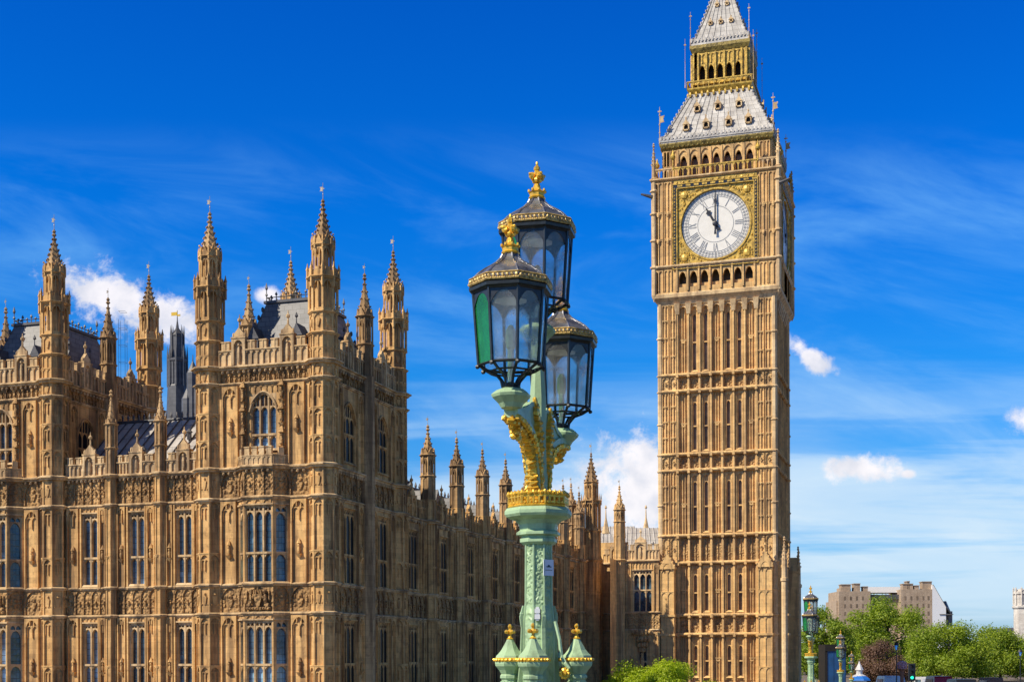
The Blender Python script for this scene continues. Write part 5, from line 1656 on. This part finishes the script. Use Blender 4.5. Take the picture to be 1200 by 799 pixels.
            o = g.build('pane', 'green_glass' if 180 < ang < 235 else ('lantern_glass' if 200 < ang < 315 else 'lantern_glass'), fo)
        # domed metal roof
        rm = MB()
        prof = [(.232, .575), (.228, .600), (.212, .628), (.185, .655), (.150, .680), (.115, .700), (.082, .722), (.056, .748), (.040, .778)]
        rm.lathe([(r, z0 + z) for r, z in prof], cx, cy, 8, rot)
        for k in range(8): rm.tube([P(r + .002, k, z) for r, z in prof[1:]], .0055, 4)
        rm.build('roof', 'lamp_roof', fo)
        cr = MB()
        for k in range(8):
            a, b = Vector(P(.243, k, .578)), Vector(P(.243, k + 1, .578))
            for j in range(7):
                q = a.lerp(b, (j + .5) / 7); cr.blob((q.x, q.y, q.z + .018), (.0105, .0105, .012), 5, 4, .2)
                q = a.lerp(b, j / 7); cr.blob((q.x, q.y, q.z + .004), (.010, .010, .009), 4, 3, .1)
            cr.tube([tuple(a), tuple(b)], .0075, 5); cr.tube([(a.x, a.y, a.z + .034), (b.x, b.y, b.z + .034)], .006, 4)
        cr.build('cresting', 'old_gold', fo)
        fi = MB(); zz = z0 + .772
        fi.lathe([(.050, zz), (.055, zz + .008), (.047, zz + .016), (.047, zz + .034), (.054, zz + .042), (.040, zz + .050), (.026, zz + .062), (.022, zz + .085), (.015, zz + .10), (.020, zz + .108)], cx, cy, 8, rot)
        for k in range(8): fi.blob((cx + .052 * math.cos(rot + PI / 4 * k), cy + .052 * math.sin(rot + PI / 4 * k), zz + .050), (.010, .010, .012), 5, 3)
        for k in range(4):
            a = .5 + PI / 2 * k
            fi.blob((cx + .034 * math.cos(a), cy + .034 * math.sin(a), zz + .142), (.020, .020, .024), 6, 5, .15)
            fi.blob((cx + .050 * math.cos(a), cy + .050 * math.sin(a), zz + .152), (.011, .011, .010), 5, 4, .15)
            fi.blob((cx + .018 * math.cos(a + .78), cy + .018 * math.sin(a + .78), zz + .118), (.016, .016, .018), 5, 4, .1)
        fi.blob((cx, cy, zz + .15), (.022, .022, .04), 6, 5); fi.blob((cx, cy, zz + .192), (.020, .020, .022), 6, 5, .1); fi.blob((cx, cy, zz + .220), (.009, .009, .018), 5, 4)
        fi.build('finial', 'gold', fo)
        st = MB(); st.lathe([(.03, z0 - .13), (.06, z0 - .12), (.075, z0 - .095), (.112, z0 - .06), (.118, z0 - .045), (.108, z0 - .035), (.085, z0 - .018), (.06, z0 - .008)], cx, cy, 8, rot)
        st.build('lantern_seat', 'green_paint', fo)
        bn = MB(); bn.lathe([(.02, z0 + .02), (.02, z0 + .22), (.028, z0 + .23), (.034, z0 + .27), (.030, z0 + .33), (.012, z0 + .36)], cx, cy, 8); bn.lathe([(.10, z0 + .50), (.05, z0 + .53)], cx, cy, 8)
        bn.build('burner', 'white_paint', fo)
    rot = R(11)
    lantern((A.x, A.y, A.z + .107), rot); lantern((Bc.x, Bc.y, Bc.z + .104), rot); lantern((C.x, C.y, C.z + .09), rot)
    # four bollards round the pedestal
    for x, y in ((-.18, .06), (-.04, -.22), (.235, -.04), (.06, .22)):
        m = MB()
        m.lathe([(.085, .95), (.085, 1.1), (.060, 1.14), (.058, 1.80), (.068, 1.81), (.068, 1.825), (.060, 1.835), (.075, 1.86), (.098, 1.885), (.102, 1.90), (.102, 1.912), (.09, 1.914)], x, y, 8)
        for k in range(8):
            a = PI / 4 * k; m.tube([(x + .055 * math.cos(a), y + .055 * math.sin(a), 1.16), (x + .054 * math.cos(a), y + .054 * math.sin(a), 1.79)], .008, 4)
        b = m.build('post', 'green_paint', root)
        m = MB(); m.lathe([(.098, 1.935), (.094, 1.950), (.080, 1.962), (.060, 1.985), (.045, 2.010), (.030, 2.035), (.020, 2.055)], x, y, 8)
        m.build('cap', 'green_paint', b)
        m = MB(); m.lathe([(.10, 1.912), (.104, 1.916), (.104, 1.934), (.098, 1.938)], x, y, 8)
        for k in range(24): a = PI / 12 * k; m.blob((x + .100 * math.cos(a), y + .100 * math.sin(a), 1.925), (.011, .011, .011), 5, 4, .1)
        m.build('rim', 'gold', b)
        m = MB(); z = 2.05
        m.lathe([(.020, z), (.026, z + .006), (.014, z + .014), (.009, z + .03)], x, y, 6)
        for k in range(4): a = .5 + PI / 2 * k; m.blob((x + .024 * math.cos(a), y + .024 * math.sin(a), z + .05), (.015, .015, .014), 6, 4, .1)
        m.blob((x, y, z + .05), (.014, .014, .025), 5, 4); m.blob((x, y, z + .083), (.014, .014, .017), 6, 4, .1)
        m.build('finial', 'gold', b)
    m = MB()          # scroll with a gilded boss beside the posts
    m.tube([(.10, -.10, 2.16), (.125, -.12, 2.05), (.135, -.13, 1.95), (.16, -.15, 1.90), (.185, -.16, 1.87)], [.012, .012, .014, .014, .010], 6)
    m.build('scroll', 'green_paint', root)
    m = MB()
    for k in range(9): m.blob((.155 + .022 * math.cos(k * .7), -.155, 1.84 + .024 * math.sin(k * .7)), (.015, .015, .015), 5, 4, .2)
    m.blob((.155, -.165, 1.84), .016, 6, 4); m.build('boss', 'gold', root)
    return root
lamp = make_lamp()
lx, ly = c2w(.168, 8.6)
lamp.location = (lx, ly, deckz(8.9)); lamp.rotation_euler = (0, 0, YAW)
tag(lamp, 'nearest pale green bridge lamp with three large lanterns and gilded finials', 'street lamp', 'green triple lanterns along the bridge')
far = []
for X, Z, lb in ((9.12, 42, 'mid-sized green bridge lamp just right of the clock tower foot'), (16.95, 71, 'smaller green bridge lamp in front of the navy kiosk'), (25.9, 105, 'tiny bridge lamp before the purple brown tree, farthest and smallest of the row')):
    c = copy_tree(lamp); x, y = c2w(X, Z); d = (Vector((X, Z)) - L0).length
    c.location = (x, y, deckz(d)); c['label'] = lb
# paper notice and junction box only on the near one
m = MB(); fr = F(.081 * math.cos(R(-45)), .081 * math.sin(R(-45)), 45)
m.box(-.045, .045, -.006, -.003, 2.445, 2.545, fr); nt = m.build('notice', 'paper', lamp)
m = MB(); m.box(-.020, .022, -.0085, -.0065, 2.497, 2.503, fr); m.blob((.0, -.007, 2.505), (.012, .002, .008), 6, 3, .3, fr); m.box(-.030, .030, -.0085, -.0065, 2.478, 2.481, fr)
m.build('print', 'black_paint', nt)
m = MB(); fr = F(0, -.100, 0)
m.box(-.028, .006, -.012, .02, 2.175, 2.205, fr); m.box(-.028, .006, -.012, .02, 2.212, 2.240, fr); m.box(-.020, .0, -.008, .02, 2.165, 2.25, fr)
m.build('junction_box', 'white_paint', lamp)
# ------------------------------------------------------------------ trees
def tree(name, p, ytop, hw, Z, leaf, label, group=None, nl=11000, ls=.42, seed=1, depth=None, low=.0, ybase=None):
    rnd = random.Random(seed)
    cx, cy = c2w(px(p, Z, 750), Z); zt = hz(ytop, Z); rw = hw / FPX * Z; rd = rw * .8
    zb = GZ + (zt - GZ) * low - .22 * (zt - GZ)
    root = empty(name, (cx, cy, GZ)); tag(root, label, 'tree' if 'bush' not in name else 'bush', group)
    H_ = zt - GZ; cz = (zt + zb) / 2 - GZ; rh = (zt - zb) / 2
    tr = MB()
    tr.tube([(0, 0, -.3), (.05, 0, H_ * .2), (.0, .1, H_ * .45), (0, 0, H_ * .8)], [H_ * .030, H_ * .022, H_ * .015, H_ * .004], 8)
    clumps = []
    nc = 56
    for i in range(nc):
        while True:
            v = Vector((rnd.uniform(-1, 1), rnd.uniform(-1, 1), rnd.uniform(-1, 1)))
            if .25 < v.length < 1: break
        v = v.normalized() * (v.length ** .5) * rnd.uniform(.70, .93)
        # flatter underside, rounded top
        hx = math.hypot(v.x, v.y); bx = 1 + .22 * (1 if v.z < 0 else 0) * (1 - hx * .6); v = Vector((v.x * bx, v.y * bx, v.z)); 
        c = Vector((v.x * rw * .86, v.y * rd * .86, cz + v.z * rh * .84)); r = rnd.uniform(.20, .34) * min(rw, rh * 1.2)
        if c.z < r * .8 + .3: c.z = r * .8 + .3 + rnd.random() * 1.2
        clumps.append((c, r))
    for c, r in clumps[::3]:
        b = Vector((0, 0, H_ * rnd.uniform(.15, .42))); mid = b.lerp(c, .5) + Vector((0, 0, -.06 * H_))
        tr.tube([b, mid, c], [H_ * .011, H_ * .007, H_ * .002], 5)
    tr.build('trunk', 'bark', root)
    vs = []; fs = []
    per = int(nl * 2.0) // nc
    for c, r in clumps:
        for j in range(per):
            d = Vector((rnd.gauss(0, 1), rnd.gauss(0, 1), rnd.gauss(0, 1))).normalized()
            q = c + Vector((d.x, d.y, d.z * .75)) * r * (rnd.random() ** .35) * rnd.uniform(.75, 1.25)
            nr = (d + Vector((rnd.gauss(0, .6), rnd.gauss(0, .6), rnd.gauss(.3, .6)))).normalized()
            a = nr.cross(Vector((rnd.gauss(0, 1), rnd.gauss(0, 1), rnd.gauss(0, 1)))).normalized(); b = nr.cross(a)
            s = ls * 1.02 * rnd.uniform(.5, 1.1); k = len(vs)
            vs += [tuple(q - a * s * .5), tuple(q + b * s * .32 + nr * s * .08), tuple(q + a * s * .5), tuple(q - b * s * .32 + nr * s * .08)]
            fs.append((k, k + 1, k + 2, k + 3))
    cr = MB(); cr.v = vs; cr.f = fs; cr.build('crown', leaf, root)
    return root
G1 = 'green trees at the end of the bridge'
tree('broadleaf_tree', 966, 697, 40, 235, 'leaf_mid', 'mid green tree directly right of the clock tower behind the mid-sized lamp', G1, seed=2)
tree('broadleaf_tree', 1040, 685, 62, 262, 'leaf_mid', 'tallest green tree, in front of the brown brick building', G1, 15000, .48, seed=3)
tree('broadleaf_tree', 1112, 720, 58, 235, 'leaf_mid', 'rounded green tree just right of the white gable', G1, 14000, .42, seed=4)
tree('broadleaf_tree', 1172, 729, 52, 250, 'leaf_mid', 'green tree beside the white tower at the right edge', G1, 12000, .42, seed=5)
tree('broadleaf_tree', 1216, 738, 50, 262, 'leaf_dark', 'green tree cut by the right edge of the photo', G1, 8000, .45, seed=6)
tree('broadleaf_tree', 1001, 733, 34, 300, 'leaf_dark', 'low dark green tree filling the gap behind the smaller lamp', G1, 9000, .5, seed=8)
tree('broadleaf_tree', 1078, 738, 32, 275, 'leaf_dark', 'small dark tree between the tallest tree and the rounded one', G1, 8000, .45, seed=12)
tree('broadleaf_tree', 1142, 746, 46, 300, 'leaf_dark', 'low dark tree behind the rounded tree and the darker one', G1, 9000, .5, seed=13)
tree('purple_leaved_tree', 1030, 741, 38, 190, 'leaf_brown', 'low purple brown tree in front of the green trees', None, 15000, .24, seed=7, low=.0)
tree('lime_bush', 773, 764, 88, 116, 'leaf_lime', 'bright lime green bush at the foot of the clock tower', None, 24000, .20, seed=9, low=.0)

for i, (p_, y_, lb) in enumerate(((945, 748, 'farthest low tree, hidden mostly behind the mid-sized lamp'), (1000, 752, 'far low tree behind the smallest lamps'), (1056, 750, 'far low tree behind the purple brown one'), (1120, 754, 'far low tree glimpsed under the rounded tree'), (1185, 752, 'far low tree beside the foot of the white turret'))):
    tree('broadleaf_tree', p_, y_, 48, 340, 'leaf_dark', lb, G1, 8000, .65, seed=30 + i)
# ------------------------------------------------------------------ buildings beyond the trees
def slab(mb, p0, p1, y0, Z, dep=14, zb=None, inset=0):
    """block with its front at distance Z between picture columns, up to picture row y0"""
    fr = None
    a = Vector(c2w(px(p0, Z, 700), Z)); b = Vector(c2w(px(p1, Z, 700), Z)); w = (b - a).length
    fr = F(a.x, a.y, math.degrees(YAW)); z1 = hz(y0, Z)
    mb.box(0, w, 0, dep, GZ if zb is None else zb, z1, fr); return fr, w, z1
Zb = 420
bb = empty('brick_office_building', (*c2w(px(1045, Zb), Zb), GZ))
tag(bb, 'brown brick office building with chimney stacks and a white gable, rising behind the trees', 'building')
def bp(mb, name, mat): return mb.build(name, mat, bb, org=tuple(bb.location))
w = MB(); slab(w, 983, 1020, 694, Zb); slab(w, 985, 996, 690, Zb + .5, 5); slab(w, 1018, 1060, 700, Zb + 3, 12); slab(w, 1056, 1092.5, 692, Zb)
slab(w, 980, 985, 705, Zb + 1)
bp(w, 'wall', 'brown_brick')
for p0, p1, y in ((986, 997, 686.5), (1001, 1008, 685.5), (1012, 1017, 689), (1058, 1070, 686), (1063, 1066, 683), (1081, 1092, 683.5), (1072, 1077, 688)):
    m = MB(); slab(m, p0, p1, y, Zb + 1.0, 3, hz(697, Zb)); slab(m, p0 - .5, p1 + .5, y - .8, Zb + .8, 3.4, hz(y, Zb) + .02); bp(m, 'chimney', 'brown_brick')
m = MB(); a = Vector(c2w(px(1016, Zb + 4, 690), Zb + 4)); b = Vector(c2w(px(1058, Zb + 4, 690), Zb + 4)); fr = F(a.x, a.y, math.degrees(YAW)); L = (b - a).length
m.add([(0, 0, hz(695, Zb)), (L, 0, hz(695, Zb)), (L, 4, hz(687.5, Zb)), (0, 4, hz(687.5, Zb)), (L, 8, hz(695, Zb)), (0, 8, hz(695, Zb))], [(0, 1, 2, 3), (3, 2, 4, 5), (1, 4, 2), (0, 3, 5)], fr)
bp(m, 'glass_roof', 'white_metal')
m = MB(); slab(m, 1017, 1058, 698, Zb + 2.4, 1, hz(703, Zb)); bp(m, 'attic_band', 'dark_iron')
for i, p in enumerate((990, 997, 1004, 1011, 1061, 1068, 1075, 1082, 1088)):
    for y in (700, 709, 718, 727):
        m = MB(); slab(m, p - 1.0, p + 1.0, y, Zb - .05, .3, hz(y + 4.4, Zb)); o = bp(m, 'window', 'slit_glass')
g = MB(); a = Vector(c2w(px(1092.5, Zb, 700), Zb)); fr = F(a.x, a.y, math.degrees(YAW)); W_ = 16 / FPX * Zb
zt, zm = hz(687, Zb), hz(713, Zb)
g.add([(0, 0, GZ), (W_, 0, GZ), (W_, 0, zm), (.3, 0, zt), (0, 0, zt), (0, 12, GZ), (W_, 12, GZ), (W_, 12, zm), (.3, 12, zt), (0, 12, zt)], [(0, 1, 2, 3, 4), (9, 8, 7, 6, 5), (1, 6, 7, 2), (0, 4, 9, 5), (3, 8, 9, 4)], fr)
go = bp(g, 'gable', 'white_paint')
g = MB(); g.add([(W_ + .05, -.3, zm), (.3, -.3, zt + .1), (.3, 12, zt + .1), (W_ + .05, 12, zm), (W_ + 1.6, -.3, zm - 2), (W_ + 1.6, 12, zm - 2), (W_ + 1.0, 3, zm + 2.0), (W_ + 1.0, 8, zm + 2.0)], [(0, 1, 2, 3), (0, 3, 5, 4), (0, 6, 7, 3), (4, 5, 7, 6), (0, 4, 6), (3, 7, 5)], fr)
g.box(W_ + 1.4, W_ + 2.6, 2, 5, zm - 6, zm - 1.2, fr); g.box(W_ - 2, W_ + 2.2, -.2, 11, hz(722, Zb), hz(721, Zb), fr)
bp(g, 'slate_roof', 'slate')
wt = empty('white_stone_building', (*c2w(px(1205, 330), 330), GZ))
tag(wt, 'white stone building with a corner turret cut by the right edge', 'building')
m = MB(); Zw = 330; cx, cy = c2w(px(1197, Zw, 720), Zw)
m.lathe([(1.9, GZ), (1.9, hz(716, Zw)), (2.25, hz(714, Zw)), (2.25, hz(712, Zw)), (1.75, hz(711, Zw)), (1.75, hz(699, Zw)), (2.0, hz(698, Zw)), (2.0, hz(696, Zw)), (1.2, hz(693, Zw)), (.5, hz(692, Zw))], cx, cy, 8)
for i in range(8): a = PI / 4 * i; m.lathe([(.22, hz(711, Zw)), (.2, hz(692, Zw)), (.05, hz(690, Zw))], cx + 1.8 * math.cos(a), cy + 1.8 * math.sin(a), 6)
m.build('turret', 'pale_stone', wt, org=tuple(wt.location))
m = MB(); slab(m, 1192, 1270, 746, Zw + 2, 20); slab(m, 1191, 1271, 741, Zw + 1.6, 20.8, hz(743, Zw)); m.build('wall', 'pale_stone', wt, org=tuple(wt.location))
m = MB(); fr, w_, z1 = slab(m, 1190.5, 1271.5, 737, Zw + 1.4, 21, hz(740.9, Zw)); m.build('slate_roof', 'dark_iron', wt, org=tuple(wt.location))
m = MB(); slab(m, 930, 1280, 758, 470, 12)
o = m.build('terrace_block', 'pale_stone'); tag(o, 'long pale stone block glimpsed low between the tree trunks', 'building')
ob = []
for i in range(26):
    for y in (757, 768, 779):
        m = MB(); slab(m, 934 + i * 13.2, 938 + i * 13.2, y, 469.8, .3, hz(y + 6, 470)); m.build('window', 'window_glass', o)

# ------------------------------------------------------------------ street furniture and traffic at the bridge foot
# navy kiosk
Zk = 128
k = MB(); fr, w_, z1 = slab(k, 968, 991, 764, Zk, 2.6, GZ); kb = k.build('kiosk', 'blue_paint')
tag(kb, 'tall navy blue panelled kiosk with a flat black top beside the smaller lamp', 'kiosk')
m = MB(); m.box(-.12, w_ + .05, -.1, 2.7, z1, z1 + .62, fr); m.box(-.14, .10, -.05, 2.65, GZ, z1, fr); m.build('black_frame', 'dark_void', kb)
m = MB()
for i in range(4): m.box(.12 + i * (w_ - .2) / 3 - .02, .12 + i * (w_ - .2) / 3 + .02, -.03, .0, GZ, z1 - .05, fr)
m.build('batten', 'blue_paint', kb)
# stall with pale pointed roof
Zs = 140; x, y = c2w(px(1007, Zs, 785), Zs)
st = empty('refreshment_stall', (x, y, GZ)); tag(st, 'small stall with pale stepped roof above a bright blue awning', 'stall')
def up(yy, Z=Zs): return hz(yy, Z) - GZ
m = MB(); m.lathe([(.75, 0), (.75, up(797))], 0, 0, 8); m.build('body', 'white_paint', st)
m = MB(); m.lathe([(.78, up(797)), (.72, up(793)), (.32, up(791)), (.32, up(787)), (.45, up(786)), (.12, up(779)), (.04, up(776))], 0, 0, 8); m.build('roof', 'white_metal', st)
m = MB(); m.lathe([(1.1, up(798.5)), (1.0, up(796.5)), (.6, up(793.2))], .1, -.2, 8); m.build('awning', 'bright_blue', st)

def van(p, ytop, Z, paint, label, name='van', win=True, hgt=2.35, wd=2.0, ln=4.8, rot=0):
    x, y = c2w(px(p, Z, ytop), Z); zt = hz(ytop, Z); g0 = zt - hgt
    r = empty(name, (x, y, g0), YAW + rot); tag(r, label, 'van' if name == 'van' else 'car', 'vehicles at the end of the bridge')
    m = MB(); h = hgt; w2 = wd / 2
    prof = [(-ln / 2, .35), (-ln / 2, h * .50), (-ln / 2 + .12, h * .58), (-ln / 2 + .35, h * .93), (-ln / 2 + .60, h), (ln / 2 - 1.6, h), (ln / 2 - 1.2, h * .95), (ln / 2 - .75, h * .55), (ln / 2 - .1, h * .47), (ln / 2, h * .40), (ln / 2, .35)]
    V_ = [(-w2 * (1 if z < h * .6 else .90), yy, z) for yy, z in prof] + [(w2 * (1 if z < h * .6 else .90), yy, z) for yy, z in prof]
    n = len(prof); m.add(V_, [tuple(range(n)), tuple(range(n, 2 * n))[::-1]] + [(i, i + n, (i + 1) % n + n, (i + 1) % n) for i in range(n)])
    m.build('body', paint, r)
    m = MB(); m.quad((-w2 * .78, -ln / 2 + .13, h * .60), (w2 * .78, -ln / 2 + .13, h * .60), (w2 * .76, -ln / 2 + .20, h * .70), (-w2 * .76, -ln / 2 + .20, h * .70)); m.build('rear_window', 'window_glass', r)
    for s in (-1, 1):
        m = MB(); m.box(s * w2 * .96 - .03, s * w2 * .96 + .03, -ln / 2 + .9, ln / 2 - 1.5, h * .60, h * .86); m.build('side_window', 'window_glass', r)
        m = MB(); m.box(s * w2 * .85 - .1, s * w2 * .85 + .1, -ln / 2 - .03, -ln / 2 + .05, h * .36, h * .46); m.build('tail_light', 'red_paint', r)
        for yy in (-ln / 2 + .9, ln / 2 - .9):
            m = MB(); rr = .34; V_ = []
            for q in (-.11, .11):
                for i in range(14): a = 2 * PI * i / 14; V_.append((s * (w2 - .10) + q, yy + rr * math.cos(a), .34 + rr * math.sin(a)))
            m.add(V_, [tuple(range(14))[::-1], tuple(range(14, 28))] + [(i, (i + 1) % 14, (i + 1) % 14 + 14, i + 14) for i in range(14)])
            m.build('wheel', 'tyre', r)
    return r
van(1042.5, 793.2, 160, 'white_paint', 'white van roof showing below the purple brown tree', wd=2.5)
van(1099, 793.6, 158, 'red_paint', 'bright red van roof below the rounded green tree', wd=2.2)
van(1160, 795.6, 165, 'clay', 'rusty orange van roof low at the right', wd=1.9)
van(1082, 794.5, 178, 'white_metal', 'cream van roof between the traffic light and the red van', wd=1.6)
van(1125, 797.2, 150, 'black_paint', 'black van roof right of the red van', wd=2.3)

def post_lamp(p, ytop, Z, label):
    x, y = c2w(px(p, Z, ytop), Z); r = empty('street_lamp', (x, y, GZ)); tag(r, label, 'street lamp', 'black street lamps by the trees')
    h = hz(ytop, Z) - GZ; k = h / 6
    m = MB(); m.lathe([(.16 * k, 0), (.13 * k, .5), (.07 * k, .7), (.05 * k, h - .9 * k), (.09 * k, h - .85 * k)], 0, 0, 8); m.box(-.35 * k, .35 * k, -.03, .03, h - 1.15 * k, h - 1.1 * k); m.build('pole', 'black_paint', r)
    m = MB(); m.lathe([(.10 * k, h - .85 * k), (.24 * k, h - .35 * k)], 0, 0, 6); m.build('lantern', 'lantern_glass', r)
    m = MB(); m.lathe([(.28 * k, h - .35 * k), (.20 * k, h - .18 * k), (.05 * k, h - .06 * k), (.02, h)], 0, 0, 6); m.build('lamp_cap', 'black_paint', r)
    return r
post_lamp(1050.5, 753, 150, 'slim black street lamp in front of the purple brown tree')
post_lamp(1195.5, 762, 150, 'black street lamp in front of the white building at the right edge')
# hanging flower basket
Z = 150; x, y = c2w(px(1057, Z, 785), Z); r = empty('flower_basket_stand', (x, y, GZ)); tag(r, 'clay coloured stand topped with a mound of pink and lilac flowers', 'planter')
m = MB(); m.lathe([(.22, 0), (.18, .8), (.22, hz(788, Z) - GZ), (.45, hz(785, Z) - GZ)], 0, 0, 8); m.build('stand', 'clay', r)
m = MB(); rnd = random.Random(3)
for i in range(260):
    d = Vector((rnd.gauss(0, 1), rnd.gauss(0, 1), rnd.gauss(0, 1))).normalized() * rnd.uniform(.7, 1); m.blob((d.x * .55, d.y * .55, hz(781, Z) - GZ + d.z * .52), .06, 4, 3, .3)
m.build('flowers', 'pink_petals', r)
# traffic light
Z = 132; x, y = c2w(px(1068.5, Z, 790), Z); r = empty('traffic_light', (x, y, GZ), YAW); tag(r, 'black traffic light showing green beside the white van', 'traffic light')
m = MB(); m.lathe([(.08, 0), (.07, hz(779, Z) - GZ)], 0, .12, 8); m.build('pole', 'black_paint', r)
h = hz(779, Z) - GZ; hb = hz(797.5, Z) - GZ
m = MB(); m.box(-.32, .32, -.1, .1, hb - .1, h); 
for i in range(3):
    q = h - .28 - i * (h - hb - .2) / 2.5; m.tube([(0, -.12, q + .17), (0, -.36, q + .19)], [.19, .15], 8) if False else m.box(-.18, .18, -.34, -.1, q + .15, q + .18)
m.build('signal_head', 'black_paint', r)
for i, mat in enumerate(('dark_void', 'dark_void', 'green_signal')):
    q = h - .28 - i * (h - hb - .2) / 2.5; m = MB(); m.blob((0, -.12, q), (.15, .05, .15), 12, 5); m.build('lens', mat, r)
